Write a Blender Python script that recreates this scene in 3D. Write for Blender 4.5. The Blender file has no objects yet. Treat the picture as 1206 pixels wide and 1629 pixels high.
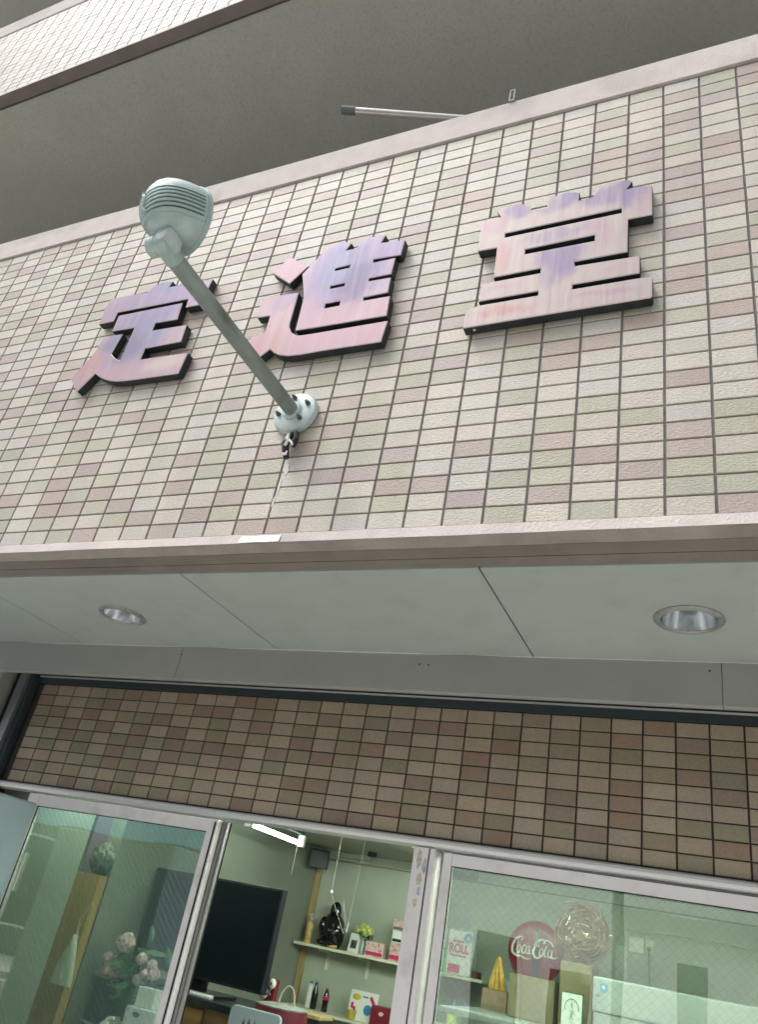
import bpy, bmesh, math, random
from mathutils import Vector, Matrix, noise
from mathutils.geometry import tessellate_polygon
R = math.radians
random.seed(7)
ZO = 2.5                      # facade coordinates are measured from the foot of the tiled band, 2.5 m above the street

# ---------------------------------------------------------------- camera
sc = bpy.context.scene
cam = bpy.data.cameras.new('camera'); co = bpy.data.objects.new('camera', cam); sc.collection.objects.link(co)
cam.sensor_fit = 'HORIZONTAL'; cam.sensor_width = 36.0
cam.lens = 36.0 * 1226.5712 / 1206.0
cam.shift_y = 0.0012
cam.clip_start = 0.05; cam.clip_end = 500
yaw, pitch, roll = 0.49761, 0.50429, 0.20237
co.matrix_world = (Matrix.Translation((0.03173, -1.47876, -0.88089 + ZO)) @ Matrix.Rotation(yaw, 4, 'Z')
                   @ Matrix.Rotation(math.pi/2 + pitch, 4, 'X') @ Matrix.Rotation(roll, 4, 'Z'))
sc.camera = co

# ---------------------------------------------------------------- sky, sun, exposure
SUN_EL, SUN_AZ = 60.0, 232.0       # high behind the viewer, over the left shoulder, spread by cloud
w = bpy.data.worlds.new('World'); sc.world = w; w.use_nodes = True
nt = w.node_tree; nt.nodes.clear()
sky = nt.nodes.new('ShaderNodeTexSky'); sky.sky_type = 'NISHITA'; sky.sun_disc = False
sky.sun_elevation = R(SUN_EL); sky.sun_rotation = R(SUN_AZ); sky.dust_density = 5.0; sky.air_density = 1.0; sky.ozone_density = 1.0
hs = nt.nodes.new('ShaderNodeHueSaturation'); hs.inputs['Saturation'].default_value = 0.22
bg = nt.nodes.new('ShaderNodeBackground'); bg.inputs['Strength'].default_value = 0.145
ou = nt.nodes.new('ShaderNodeOutputWorld')
nt.links.new(sky.outputs[0], hs.inputs['Color']); nt.links.new(hs.outputs[0], bg.inputs[0]); nt.links.new(bg.outputs[0], ou.inputs[0])
sl = bpy.data.lights.new('sun', 'SUN'); sl.energy = 0.75; sl.angle = R(32); sl.color = (1.0, 0.98, 0.95)
so = bpy.data.objects.new('sun', sl); sc.collection.objects.link(so); so.location = (0, -10, 20)
# sky.sun_rotation is measured clockwise from +Y
sd = Vector((math.sin(R(SUN_AZ))*math.cos(R(SUN_EL)), math.cos(R(SUN_AZ))*math.cos(R(SUN_EL)), math.sin(R(SUN_EL))))
so.rotation_euler = sd.to_track_quat('Z', 'Y').to_euler()
sc.view_settings.view_transform = 'Standard'; sc.view_settings.look = 'None'
sc.view_settings.gamma = 1.0; sc.view_settings.exposure = 0.55
sc.render.engine = 'CYCLES'
sc.cycles.max_bounces = 8; sc.cycles.transparent_max_bounces = 16

# ---------------------------------------------------------------- helpers
def s2l(c):
    out = []
    for v in c[:3]:
        v /= 255.0
        out.append(v/12.92 if v <= 0.04045 else ((v+0.055)/1.055)**2.4)
    return (*out, 1.0)

def mat(name, rgb, rough=0.6, metal=0.0, var=0.08, scale=8.0, bump=0.0, bscale=200.0, coat=0.0, stretch=None, dirt=None, emit=None, spec=0.5):
    """procedural material: base colour with noise variation, optional fine bump and stains. rgb: linear albedo"""
    m = bpy.data.materials.new(name); m.use_nodes = True
    n = m.node_tree.nodes; l = m.node_tree.links; b = n['Principled BSDF']
    tc = n.new('ShaderNodeTexCoord'); mp = n.new('ShaderNodeMapping'); l.new(tc.outputs['Object'], mp.inputs[0])
    if stretch: mp.inputs['Scale'].default_value = stretch
    nz = n.new('ShaderNodeTexNoise'); nz.inputs['Scale'].default_value = scale; nz.inputs['Detail'].default_value = 6
    l.new(mp.outputs[0], nz.inputs['Vector'])
    cr = n.new('ShaderNodeValToRGB')
    cr.color_ramp.elements[0].position = 0.3; cr.color_ramp.elements[1].position = 0.7
    cr.color_ramp.elements[0].color = (*[v*(1-var) for v in rgb[:3]], 1); cr.color_ramp.elements[1].color = (*[min(1, v*(1+var)) for v in rgb[:3]], 1)
    l.new(nz.outputs['Fac'], cr.inputs[0]); out = cr.outputs[0]
    if dirt:
        dcol, dscale, amt = dirt
        n2 = n.new('ShaderNodeTexNoise'); n2.inputs['Scale'].default_value = dscale; n2.inputs['Detail'].default_value = 8; l.new(mp.outputs[0], n2.inputs['Vector'])
        r2 = n.new('ShaderNodeValToRGB'); r2.color_ramp.elements[0].position = 0.5; r2.color_ramp.elements[1].position = 0.72
        r2.color_ramp.elements[1].color = (amt, amt, amt, 1); l.new(n2.outputs['Fac'], r2.inputs[0])
        mx = n.new('ShaderNodeMixRGB'); l.new(r2.outputs[0], mx.inputs[0]); l.new(out, mx.inputs[1]); mx.inputs[2].default_value = (*dcol[:3], 1); out = mx.outputs[0]
    l.new(out, b.inputs['Base Color'])
    b.inputs['Roughness'].default_value = rough; b.inputs['Metallic'].default_value = metal
    b.inputs['Coat Weight'].default_value = coat; b.inputs['Specular IOR Level'].default_value = spec
    if bump:
        n3 = n.new('ShaderNodeTexNoise'); n3.inputs['Scale'].default_value = bscale; n3.inputs['Detail'].default_value = 4; l.new(tc.outputs['Object'], n3.inputs['Vector'])
        bp = n.new('ShaderNodeBump'); bp.inputs['Strength'].default_value = 1.0; bp.inputs['Distance'].default_value = bump
        l.new(n3.outputs['Fac'], bp.inputs['Height']); l.new(bp.outputs[0], b.inputs['Normal'])
    if emit:
        b.inputs['Emission Color'].default_value = (*emit[0], 1); b.inputs['Emission Strength'].default_value = emit[1]
    return m

def glass(name, tint, gloss=1.6, base=0.04, wire=None):
    m = bpy.data.materials.new(name); m.use_nodes = True
    n = m.node_tree.nodes; l = m.node_tree.links; n.clear()
    o = n.new('ShaderNodeOutputMaterial'); tr = n.new('ShaderNodeBsdfTransparent'); tr.inputs[0].default_value = (*tint, 1)
    gl = n.new('ShaderNodeBsdfGlossy'); gl.inputs['Roughness'].default_value = 0.01; gl.inputs[0].default_value = (0.95, 1, 0.97, 1)
    tc = n.new('ShaderNodeTexCoord')
    wz = n.new('ShaderNodeTexNoise'); wz.inputs['Scale'].default_value = 1.6; l.new(tc.outputs['Object'], wz.inputs[0])
    wb = n.new('ShaderNodeBump'); wb.inputs['Distance'].default_value = 0.0025; l.new(wz.outputs[0], wb.inputs['Height']); l.new(wb.outputs[0], gl.inputs['Normal'])
    ge = n.new('ShaderNodeNewGeometry'); io = n.new('ShaderNodeMath'); io.operation = 'MULTIPLY_ADD'; io.inputs[1].default_value = 1/1.5-1.5; io.inputs[2].default_value = 1.5
    l.new(ge.outputs['Backfacing'], io.inputs[0]); fr = n.new('ShaderNodeFresnel'); l.new(io.outputs[0], fr.inputs[0])   # same reflectance on both faces of the thin pane
    ma = n.new('ShaderNodeMath'); ma.operation = 'MULTIPLY_ADD'; ma.inputs[1].default_value = gloss; ma.inputs[2].default_value = base
    l.new(fr.outputs[0], ma.inputs[0])
    mx = n.new('ShaderNodeMixShader'); l.new(ma.outputs[0], mx.inputs[0]); l.new(tr.outputs[0], mx.inputs[1]); l.new(gl.outputs[0], mx.inputs[2])
    last = mx.outputs[0]
    if wire:
        pitch_, width, k1, k2 = wire
        sp = n.new('ShaderNodeSeparateXYZ'); l.new(tc.outputs['Object'], sp.inputs[0])
        fac = None
        for sgn, k in ((1, k1), (-1, k2)):
            a = n.new('ShaderNodeMath'); a.operation = 'MULTIPLY_ADD'; l.new(sp.outputs['Z'], a.inputs[0]); a.inputs[1].default_value = sgn*1.08; l.new(sp.outputs['X'], a.inputs[2])
            d = n.new('ShaderNodeMath'); d.operation = 'PINGPONG'; l.new(a.outputs[0], d.inputs[0]); d.inputs[1].default_value = pitch_/2
            c = n.new('ShaderNodeMath'); c.operation = 'LESS_THAN'; l.new(d.outputs[0], c.inputs[0]); c.inputs[1].default_value = width
            e = n.new('ShaderNodeMath'); e.operation = 'MULTIPLY'; l.new(c.outputs[0], e.inputs[0]); e.inputs[1].default_value = k
            if fac is None: fac = e
            else:
                q = n.new('ShaderNodeMath'); q.operation = 'MAXIMUM'; l.new(fac.outputs[0], q.inputs[0]); l.new(e.outputs[0], q.inputs[1]); fac = q
        df = n.new('ShaderNodeBsdfDiffuse'); df.inputs[0].default_value = (0.45, 0.55, 0.5, 1)
        m2 = n.new('ShaderNodeMixShader'); l.new(fac.outputs[0], m2.inputs[0]); l.new(last, m2.inputs[1]); l.new(df.outputs[0], m2.inputs[2]); last = m2.outputs[0]
    l.new(last, o.inputs[0])
    return m

COL = sc.collection
def wloc(o):
    v = Vector(o.location)
    while o.parent: o = o.parent; v += o.location
    return v

def tag(o, label=None, cat=None, group=None, kind=None):
    if label: o['label'] = label
    if cat: o['category'] = cat
    if group: o['group'] = group
    if kind: o['kind'] = kind
    return o

def empty(name, loc, label, cat, group=None):
    o = bpy.data.objects.new(name, None); COL.objects.link(o); o.location = (loc[0], loc[1], loc[2]+ZO); o.empty_display_size = 0.1
    return tag(o, label, cat, group)

class MB:
    def __init__(s): s.v = []; s.f = []; s.c = []; s.mi = []
    def add(s, vs, fs, mi=0, col=None):
        k = len(s.v); s.v += [tuple(p) for p in vs]
        for f in fs: s.f.append([i+k for i in f]); s.mi.append(mi); s.c.append(col)
        return s
    def box(s, x0, x1, y0, y1, z0, z1, mi=0, M=None, b=0.0, col=None):
        if x1 < x0: x0, x1 = x1, x0
        if y1 < y0: y0, y1 = y1, y0
        if z1 < z0: z0, z1 = z1, z0
        if b > 0 and min(x1-x0, y1-y0, z1-z0) > 2.2*b:
            bm = bmesh.new(); bmesh.ops.create_cube(bm, size=1)
            for v in bm.verts: v.co = Vector(((x0+x1)/2+v.co.x*(x1-x0), (y0+y1)/2+v.co.y*(y1-y0), (z0+z1)/2+v.co.z*(z1-z0)))
            bmesh.ops.bevel(bm, geom=list(bm.edges), offset=b, segments=2, affect='EDGES', profile=0.5)
            bm.verts.ensure_lookup_table(); vs = [v.co.copy() for v in bm.verts]; fs = [[v.index for v in f.verts] for f in bm.faces]; bm.free()
        else:
            vs = [Vector(p) for p in ((x0,y0,z0),(x1,y0,z0),(x1,y1,z0),(x0,y1,z0),(x0,y0,z1),(x1,y0,z1),(x1,y1,z1),(x0,y1,z1))]
            fs = [(0,3,2,1),(4,5,6,7),(0,1,5,4),(1,2,6,5),(2,3,7,6),(3,0,4,7)]
        if M: vs = [M @ v for v in vs]
        return s.add(vs, fs, mi, col)
    def rings(s, rings, cap=True, mi=0, closed=False):
        k = len(rings[0]); vs = [p for r in rings for p in r]; fs = []
        n = len(rings)
        for i in range(n if closed else n-1):
            a = i*k; b = ((i+1) % n)*k
            for j in range(k): fs.append((a+j, a+(j+1) % k, b+(j+1) % k, b+j))
        if cap and not closed: fs.append(tuple(range(k))[::-1]); fs.append(tuple((n-1)*k+j for j in range(k)))
        return s.add(vs, fs, mi)
    def tube(s, pts, r, n=10, cap=True, mi=0, closed=False):
        pts = [Vector(p) for p in pts]; rr = r if hasattr(r, '__len__') else [r]*len(pts); rings = []; up = None
        for i, p in enumerate(pts):
            if closed: t = pts[(i+1) % len(pts)] - pts[i-1]
            else: t = pts[min(i+1, len(pts)-1)] - pts[max(i-1, 0)]
            t.normalize()
            if up is None:
                up = Vector((0, 0, 1)) if abs(t.z) < .9 else Vector((1, 0, 0))
            a = t.cross(up).normalized(); b = a.cross(t).normalized(); up = b
            rings.append([p + a*math.cos(2*math.pi*j/n)*rr[i] + b*math.sin(2*math.pi*j/n)*rr[i] for j in range(n)])
        return s.rings(rings, cap, mi, closed)
    def lathe(s, prof, c, axis='Z', n=32, mi=0, cap=True):
        rings = []
        for r, h in prof:
            ring = []
            for j in range(n):
                a = 2*math.pi*j/n; u, v = r*math.cos(a), r*math.sin(a)
                ring.append(Vector(c) + (Vector((u, v, h)) if axis == 'Z' else Vector((v, h, u)) if axis == 'Y' else Vector((h, u, v))))
            rings.append(ring)
        return s.rings(rings, cap, mi)
    def blob(s, c, rad, seg=12, rg=8, amp=0.0, f=3.0, mi=0, seed=0.0):
        vs = []; fs = []
        for i in range(rg+1):
            th = math.pi*i/rg
            for j in range(seg):
                ph = 2*math.pi*j/seg; d = Vector((math.sin(th)*math.cos(ph), math.sin(th)*math.sin(ph), math.cos(th)))
                k = 1 + amp*noise.noise(d*f + Vector((seed, seed*1.7, 0)))
                vs.append(Vector(c) + Vector((d.x*rad[0], d.y*rad[1], d.z*rad[2]))*k)
        for i in range(rg):
            for j in range(seg): fs.append((i*seg+j, (i+1)*seg+j, (i+1)*seg+(j+1) % seg, i*seg+(j+1) % seg))
        return s.add(vs, fs, mi)
    def prism(s, loops, y0, y1, mi=0, chamfer=0.0, front_mi=None):
        """closed outlines in the XZ plane, front at y0 (towards the street), back at y1; first loop is the outline, others are holes"""
        def area(l): return sum(l[i][0]*l[(i+1) % len(l)][1]-l[(i+1) % len(l)][0]*l[i][1] for i in range(len(l)))/2
        L = []
        for i, lp in enumerate(loops):
            lp = list(lp)
            if (area(lp) > 0) != (i == 0): lp = lp[::-1]
            L.append(lp)
        def inset(lp, d):
            out = []; n = len(lp)
            for i in range(n):
                p0, p1, p2 = Vector(lp[i-1]), Vector(lp[i]), Vector(lp[(i+1) % n])
                a = (p1-p0).normalized(); b = (p2-p1).normalized(); na = Vector((-a.y, a.x)); nb = Vector((-b.y, b.x))
                m = na+nb
                if m.length < 1e-6: m = na
                m.normalize(); k = d/max(0.45, m.dot(na)); out.append(tuple(p1+m*k))
            return out
        fl = [inset(l, chamfer) for l in L] if chamfer else L
        flat = [p for l in fl for p in l]
        tess = tessellate_polygon([[Vector((p[0], p[1], 0)) for p in l] for l in fl])
        fv = [(p[0], y0, p[1]) for p in flat]
        tf = []
        for t in tess:
            a, b, c = (Vector(flat[i]) for i in t)
            tf.append(tuple(t) if (b-a).cross(c-a) > 0 else tuple(t)[::-1])
        s.add(fv, tf, mi if front_mi is None else front_mi)
        s.add([(p[0], y1, p[1]) for p in flat], [t[::-1] for t in tf], mi)
        for l, f in zip(L, fl):
            n = len(l); yc = y0+chamfer
            if chamfer:
                s.add([(p[0], y0, p[1]) for p in f]+[(p[0], yc, p[1]) for p in l], [(j, j+n, (j+1) % n+n, (j+1) % n) for j in range(n)], mi if front_mi is None else front_mi+1)
            s.add([(p[0], yc, p[1]) for p in l]+[(p[0], y1, p[1]) for p in l], [(j, j+n, (j+1) % n+n, (j+1) % n) for j in range(n)], mi)
        return s
    def build(s, name, mats, parent=None, smooth=False, origin=None, angle=35, label=None, recalc=False):
        if not isinstance(mats, (list, tuple)): mats = [mats]
        me = bpy.data.meshes.new(name)
        if parent is not None: org = wloc(parent) - Vector((0, 0, ZO)); loc = (0, 0, 0)
        else:
            if origin is None:
                xs = [p[0] for p in s.v]; ys = [p[1] for p in s.v]; zs = [p[2] for p in s.v]
                origin = ((min(xs)+max(xs))/2, (min(ys)+max(ys))/2, min(zs))
            org = Vector(origin); loc = (org.x, org.y, org.z+ZO)
        me.from_pydata([(p[0]-org.x, p[1]-org.y, p[2]-org.z) for p in s.v], [], s.f)
        for m in mats: me.materials.append(m)
        me.polygons.foreach_set('material_index', s.mi)
        if any(c is not None for c in s.c):
            at = me.color_attributes.new('glaze', 'FLOAT_COLOR', 'CORNER'); k = 0
            data = []
            for f, c in zip(s.f, s.c): data += list(c if c else (0, 0, 0, 1))*len(f)
            at.data.foreach_set('color', data)
        if recalc:
            bm = bmesh.new(); bm.from_mesh(me); bmesh.ops.recalc_face_normals(bm, faces=bm.faces); bm.to_mesh(me); bm.free()
        if smooth:
            me.polygons.foreach_set('use_smooth', [True]*len(me.polygons)); me.set_sharp_from_angle(angle=R(angle))
        me.update()
        o = bpy.data.objects.new(name, me); COL.objects.link(o); o.location = loc
        if parent is not None: o.parent = parent
        if label: o['label'] = label
        return o

def text_obj(name, body, size, loc, m, parent, bold=0.0, sx=1.0, extrude=0.0004, shear=0.0):
    cu = bpy.data.curves.new('tmp', 'FONT'); cu.body = body; cu.size = size; cu.extrude = extrude; cu.offset = bold; cu.align_x = 'CENTER'; cu.shear = shear
    t = bpy.data.objects.new('tmp', cu); COL.objects.link(t)
    me = bpy.data.meshes.new_from_object(t); bpy.data.objects.remove(t)
    M = Matrix.Rotation(math.pi/2, 4, 'X') @ Matrix.Diagonal((sx, 1, 1, 1))
    me.transform(M); me.materials.clear(); me.materials.append(m)
    org = wloc(parent)-Vector((0, 0, ZO))
    me.transform(Matrix.Translation(Vector(loc)-org))
    o = bpy.data.objects.new(name, me); COL.objects.link(o); o.parent = parent
    return o

# ---------------------------------------------------------------- materials
def tile_mat(name, rough, bumpd, spec):
    m = bpy.data.materials.new(name); m.use_nodes = True; n = m.node_tree.nodes; l = m.node_tree.links; b = n['Principled BSDF']
    at = n.new('ShaderNodeAttribute'); at.attribute_name = 'glaze'
    tc = n.new('ShaderNodeTexCoord'); nz = n.new('ShaderNodeTexNoise'); nz.inputs['Scale'].default_value = 160; nz.inputs['Detail'].default_value = 6; l.new(tc.outputs['Object'], nz.inputs[0])
    mr = n.new('ShaderNodeMapRange'); mr.inputs['From Min'].default_value = 0.3; mr.inputs['From Max'].default_value = 0.7; mr.inputs['To Min'].default_value = 0.88; mr.inputs['To Max'].default_value = 1.09; l.new(nz.outputs[0], mr.inputs[0])
    n4 = n.new('ShaderNodeTexNoise'); n4.inputs['Scale'].default_value = 1.3; n4.inputs['Detail'].default_value = 5
    mp4 = n.new('ShaderNodeMapping'); mp4.inputs['Scale'].default_value = (7.0, 1, 0.5); l.new(tc.outputs['Object'], mp4.inputs[0]); l.new(mp4.outputs[0], n4.inputs[0])
    mr4 = n.new('ShaderNodeMapRange'); mr4.inputs['From Min'].default_value = 0.3; mr4.inputs['From Max'].default_value = 0.7; mr4.inputs['To Min'].default_value = 0.90; mr4.inputs['To Max'].default_value = 1.05; l.new(n4.outputs[0], mr4.inputs[0])
    mu = n.new('ShaderNodeMath'); mu.operation = 'MULTIPLY'; l.new(mr.outputs[0], mu.inputs[0]); l.new(mr4.outputs[0], mu.inputs[1])
    vm = n.new('ShaderNodeVectorMath'); vm.operation = 'SCALE'; l.new(at.outputs['Color'], vm.inputs[0]); l.new(mu.outputs[0], vm.inputs['Scale'])
    l.new(vm.outputs[0], b.inputs['Base Color']); b.inputs['Roughness'].default_value = rough; b.inputs['Specular IOR Level'].default_value = spec
    # hand-pressed relief of the tile face
    mp = n.new('ShaderNodeMapping'); mp.inputs['Rotation'].default_value = (0, R(28), 0); mp.inputs['Scale'].default_value = (1, 1, 2.3); l.new(tc.outputs['Object'], mp.inputs[0])
    n2 = n.new('ShaderNodeTexNoise'); n2.inputs['Scale'].default_value = 110; n2.inputs['Detail'].default_value = 3; n2.inputs['Distortion'].default_value = 0.6; l.new(mp.outputs[0], n2.inputs[0])
    bp = n.new('ShaderNodeBump'); bp.inputs['Distance'].default_value = bumpd; l.new(n2.outputs[0], bp.inputs['Height']); l.new(bp.outputs[0], b.inputs['Normal'])
    return m

M = {}
M['tile'] = tile_mat('glazed_tile', 0.45, 0.0022, 0.5)
M['tile_shop'] = tile_mat('shopfront_tile', 0.5, 0.0006, 0.4)
M['grout'] = mat('grout', (0.25, 0.245, 0.24), 0.9, var=0.15, scale=30, bump=0.0008)
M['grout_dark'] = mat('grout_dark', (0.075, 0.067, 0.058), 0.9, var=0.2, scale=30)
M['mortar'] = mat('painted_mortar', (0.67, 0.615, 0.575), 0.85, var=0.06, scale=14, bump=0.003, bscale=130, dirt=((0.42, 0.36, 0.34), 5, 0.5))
M['mortar_rib'] = mat('rib_mortar', (0.36, 0.325, 0.29), 0.9, var=0.12, scale=10, bump=0.003, bscale=130, dirt=((0.15, 0.13, 0.12), 4, 0.5))  # darker mortar tone for the trim rib
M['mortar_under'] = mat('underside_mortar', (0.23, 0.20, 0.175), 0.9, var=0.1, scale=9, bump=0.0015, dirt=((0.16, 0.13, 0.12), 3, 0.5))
M['soffit'] = mat('soffit_board', (0.425, 0.475, 0.435), 0.75, var=0.025, scale=3, bump=0.0004, bscale=60, dirt=((0.33, 0.35, 0.32), 9, 0.3))
M['drop'] = mat('drop_panel', (0.36, 0.37, 0.34), 0.75, var=0.04, scale=4, dirt=((0.28, 0.28, 0.26), 5, 0.4))
M['caulk'] = mat('caulk', (0.75, 0.78, 0.74), 0.6, var=0.15, scale=20)
M['balcony_soffit'] = mat('sprayed_balcony_soffit', (0.54, 0.545, 0.49), 0.95, var=0.05, scale=2.5, bump=0.007, bscale=120, dirt=((0.40, 0.395, 0.35), 70, 0.6))
M['concrete'] = mat('painted_wall', (0.45, 0.45, 0.41), 0.9, var=0.06, scale=3, bump=0.001)
M['dark_recess'] = mat('recess', (0.10, 0.09, 0.08), 0.8, var=0.15)
M['slate'] = mat('blue_grey_steel', (0.055, 0.08, 0.09), 0.45, 0.3, var=0.1)
M['rail'] = mat('guide_rail_aluminium', (0.34, 0.39, 0.40), 0.35, 0.7, var=0.1, stretch=(1, 1, 0.1))
M['silver'] = mat('brushed_aluminium', (0.76, 0.77, 0.76), 0.35, 0.35, var=0.06, scale=30, stretch=(0.05, 1, 1))
M['frame'] = mat('aluminium_frame', (0.88, 0.85, 0.84), 0.3, 0.0, var=0.03, scale=6, dirt=((0.45, 0.42, 0.40), 14, 0.35))
M['frame_shade'] = mat('shaded_frame', (0.30, 0.30, 0.29), 0.5, 0.3, var=0.08)  # frame metal darkened: shade of recessed stiles and channels put into the colour
M['gasket'] = mat('rubber_gasket', (0.02, 0.02, 0.022), 0.7)
M['glass_left'] = glass('wired_glass_left', (0.84, 0.90, 0.86), 1.9, 0.15, wire=(0.0285, 0.0009, 0.33, 0.08))
M['glass_right'] = glass('wired_glass_right', (0.88, 0.95, 0.89), 2.6, 0.22, wire=(0.0285, 0.0007, 0.16, 0.16))
M['room_wall'] = mat('room_wall', (0.46, 0.51, 0.42), 0.85, var=0.06, scale=2.5, dirt=((0.26, 0.29, 0.23), 1.8, 0.4))
M['side_wall'] = mat('shaded_side_wall', (0.25, 0.28, 0.23), 0.8, var=0.08, scale=2.5)  # room wall colour darkened, so the shade on this side is in the paint
M['room_ceiling'] = mat('room_ceiling', (0.42, 0.46, 0.38), 0.85, var=0.05, scale=2)
M['room_floor'] = mat('room_floor', (0.18, 0.16, 0.13), 0.6, var=0.2)
M['partition'] = mat('pale_green_partition', (0.50, 0.64, 0.50), 0.7, var=0.03, scale=2)
pb = M['partition'].node_tree; tl = pb.nodes.new('ShaderNodeBsdfTranslucent'); tl.inputs[0].default_value = (0.78, 0.86, 0.76, 1); ms = pb.nodes.new('ShaderNodeMixShader'); ms.inputs[0].default_value = 0.6
pb.links.new(pb.nodes['Principled BSDF'].outputs[0], ms.inputs[1]); pb.links.new(tl.outputs[0], ms.inputs[2]); pb.links.new(ms.outputs[0], pb.nodes['Material Output'].inputs[0])
M['wood'] = mat('varnished_plywood', (0.42, 0.26, 0.08), 0.5, var=0.2, scale=5, stretch=(6, 6, 0.5))
M['post'] = mat('corner_post_wood', (0.40, 0.30, 0.13), 0.5, var=0.25, scale=6, stretch=(6, 6, 0.5))
M['drawer'] = mat('drawer_wood', (0.20, 0.12, 0.04), 0.45, var=0.25, scale=6, stretch=(0.6, 6, 6))
M['shelf'] = mat('shelf_board', (0.72, 0.72, 0.56), 0.5, var=0.05)
M['black'] = mat('black_plastic', (0.008, 0.012, 0.016), 0.3, var=0.2)
M['screen'] = mat('tv_screen', (0.004, 0.008, 0.011), 0.35, var=0.1, spec=0.15)
M['black_gloss'] = mat('black_lacquer', (0.006, 0.007, 0.008), 0.22, var=0.2, coat=0.6)
M['white'] = mat('white_plastic', (0.75, 0.77, 0.72), 0.45, var=0.03)
M['white_paper'] = mat('white_paper', (0.80, 0.82, 0.76), 0.8, var=0.03)
M['enamel'] = mat('white_enamel', (0.38, 0.41, 0.39), 0.35, var=0.04, scale=3)
M['red'] = mat('red_plastic', (0.13, 0.010, 0.02), 0.45, var=0.1)
M['crimson'] = mat('crimson_print', (0.50, 0.02, 0.10), 0.6, var=0.2, scale=60)
M['cokered'] = mat('enamel_red', (0.20, 0.018, 0.03), 0.35, var=0.08)
M['cord'] = mat('cotton_cord', (0.48, 0.48, 0.41), 0.8)
M['card'] = mat('cardboard', (0.18, 0.145, 0.08), 0.85, var=0.08, scale=5)
M['card_side'] = mat('cardboard_tape', (0.22, 0.19, 0.12), 0.6, var=0.06)
M['leaf'] = mat('leaf_green', (0.05, 0.15, 0.05), 0.55, var=0.4, scale=20)
M['petal'] = mat('petal_pink_white', (0.86, 0.60, 0.58), 0.75, var=0.2, scale=25)
M['petal_yellow'] = mat('petal_yellow_green', (0.66, 0.74, 0.22), 0.75, var=0.25, scale=40)
M['jar'] = mat('vase_glass', (0.25, 0.32, 0.28), 0.12, var=0.3, scale=40, coat=0.5)
M['gold'] = mat('gilded_paper', (0.48, 0.27, 0.04), 0.45, 0.2, var=0.5, scale=45)
M['carved'] = mat('carved_wood', (0.62, 0.42, 0.16), 0.6, var=0.4, scale=60)
M['twig'] = mat('twig_brown', (0.27, 0.17, 0.115), 0.8, var=0.4, scale=30)
M['film'] = glass('clear_film', (0.97, 0.97, 0.97), 0.7, 0.0)
M['green_print'] = mat('green_print', (0.05, 0.45, 0.12), 0.5, var=0.4, scale=18)
M['blue_print'] = mat('blue_print', (0.04, 0.25, 0.50), 0.5, var=0.2)
M['yellow_print'] = mat('yellow_print', (0.55, 0.45, 0.06), 0.5, var=0.2)
M['grey_print'] = mat('grey_print', (0.12, 0.14, 0.14), 0.6, var=0.3, scale=50)
M['pattern'] = mat('red_white_print', (0.70, 0.55, 0.48), 0.6, var=0.0, scale=45, dirt=((0.50, 0.03, 0.05), 70, 1.0))
M['chair'] = mat('moulded_chair_grey_blue', (0.36, 0.46, 0.46), 0.4, var=0.05)
M['cabinet_paint'] = mat('pale_blue_steel', (0.33, 0.43, 0.46), 0.4, 0.1, var=0.03, scale=2)
M['verdigris'] = mat('pale_green_enamel', (0.38, 0.49, 0.465), 0.5, 0.15, var=0.10, scale=9, bump=0.0003, bscale=120, dirt=((0.58, 0.68, 0.70), 16, 0.7))
M['verdigris_light'] = mat('flange_enamel', (0.52, 0.61, 0.60), 0.5, 0.15, var=0.08, scale=20, dirt=((0.3, 0.34, 0.33), 30, 0.4))
M['pipe'] = mat('mossy_pipe', (0.26, 0.31, 0.285), 0.5, 0.2, var=0.3, scale=22, stretch=(1, 0.35, 1), bump=0.0006, bscale=150, dirt=((0.06, 0.065, 0.045), 15, 1.0))
M['bolt'] = mat('rusty_bolt', (0.14, 0.145, 0.13), 0.7, 0.5, var=0.4, scale=90)
M['vent_dark'] = mat('vent_shadow_gap', (0.07, 0.09, 0.085), 0.7, var=0.1)
M['pole'] = mat('laundry_pole_aluminium', (0.62, 0.60, 0.57), 0.32, 0.8, var=0.06)
M['polecap'] = mat('grey_rubber_cap', (0.13, 0.17, 0.16), 0.6, var=0.15)
M['zinc'] = mat('zinc_clip', (0.22, 0.27, 0.29), 0.6, 0.1, var=0.1)
M['reflector'] = mat('lamp_reflector', (0.78, 0.83, 0.86), 0.2, 0.95, var=0.1, scale=40)
M['ring'] = mat('downlight_ring', (0.42, 0.43, 0.41), 0.4, 0.5, var=0.15, scale=30, dirt=((0.12, 0.11, 0.1), 60, 0.5))
M['bulb'] = mat('unlit_bulb', (0.25, 0.27, 0.27), 0.2, 0.2)
M['tube'] = mat('fluorescent_tube', (0.9, 0.95, 0.9), 0.5, emit=((0.86, 1.0, 0.84), 9.0))
M['fill_strong'] = mat('fill_tube_long', (0.9, 0.95, 0.9), 0.5, emit=((0.90, 1.0, 0.88), 60.0))  # glow of the two long tubes added to brighten the room
M['fill_mid'] = mat('fill_tube_short', (0.9, 0.95, 0.9), 0.5, emit=((0.86, 1.0, 0.84), 20.0))  # glow of the short tube added behind the left sash
M['streak'] = mat('lime_streak', (0.72, 0.70, 0.68), 0.8, var=0.1)
M['tape'] = mat('silver_tape', (0.58, 0.62, 0.60), 0.4, 0.2, var=0.2, scale=60)

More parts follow.
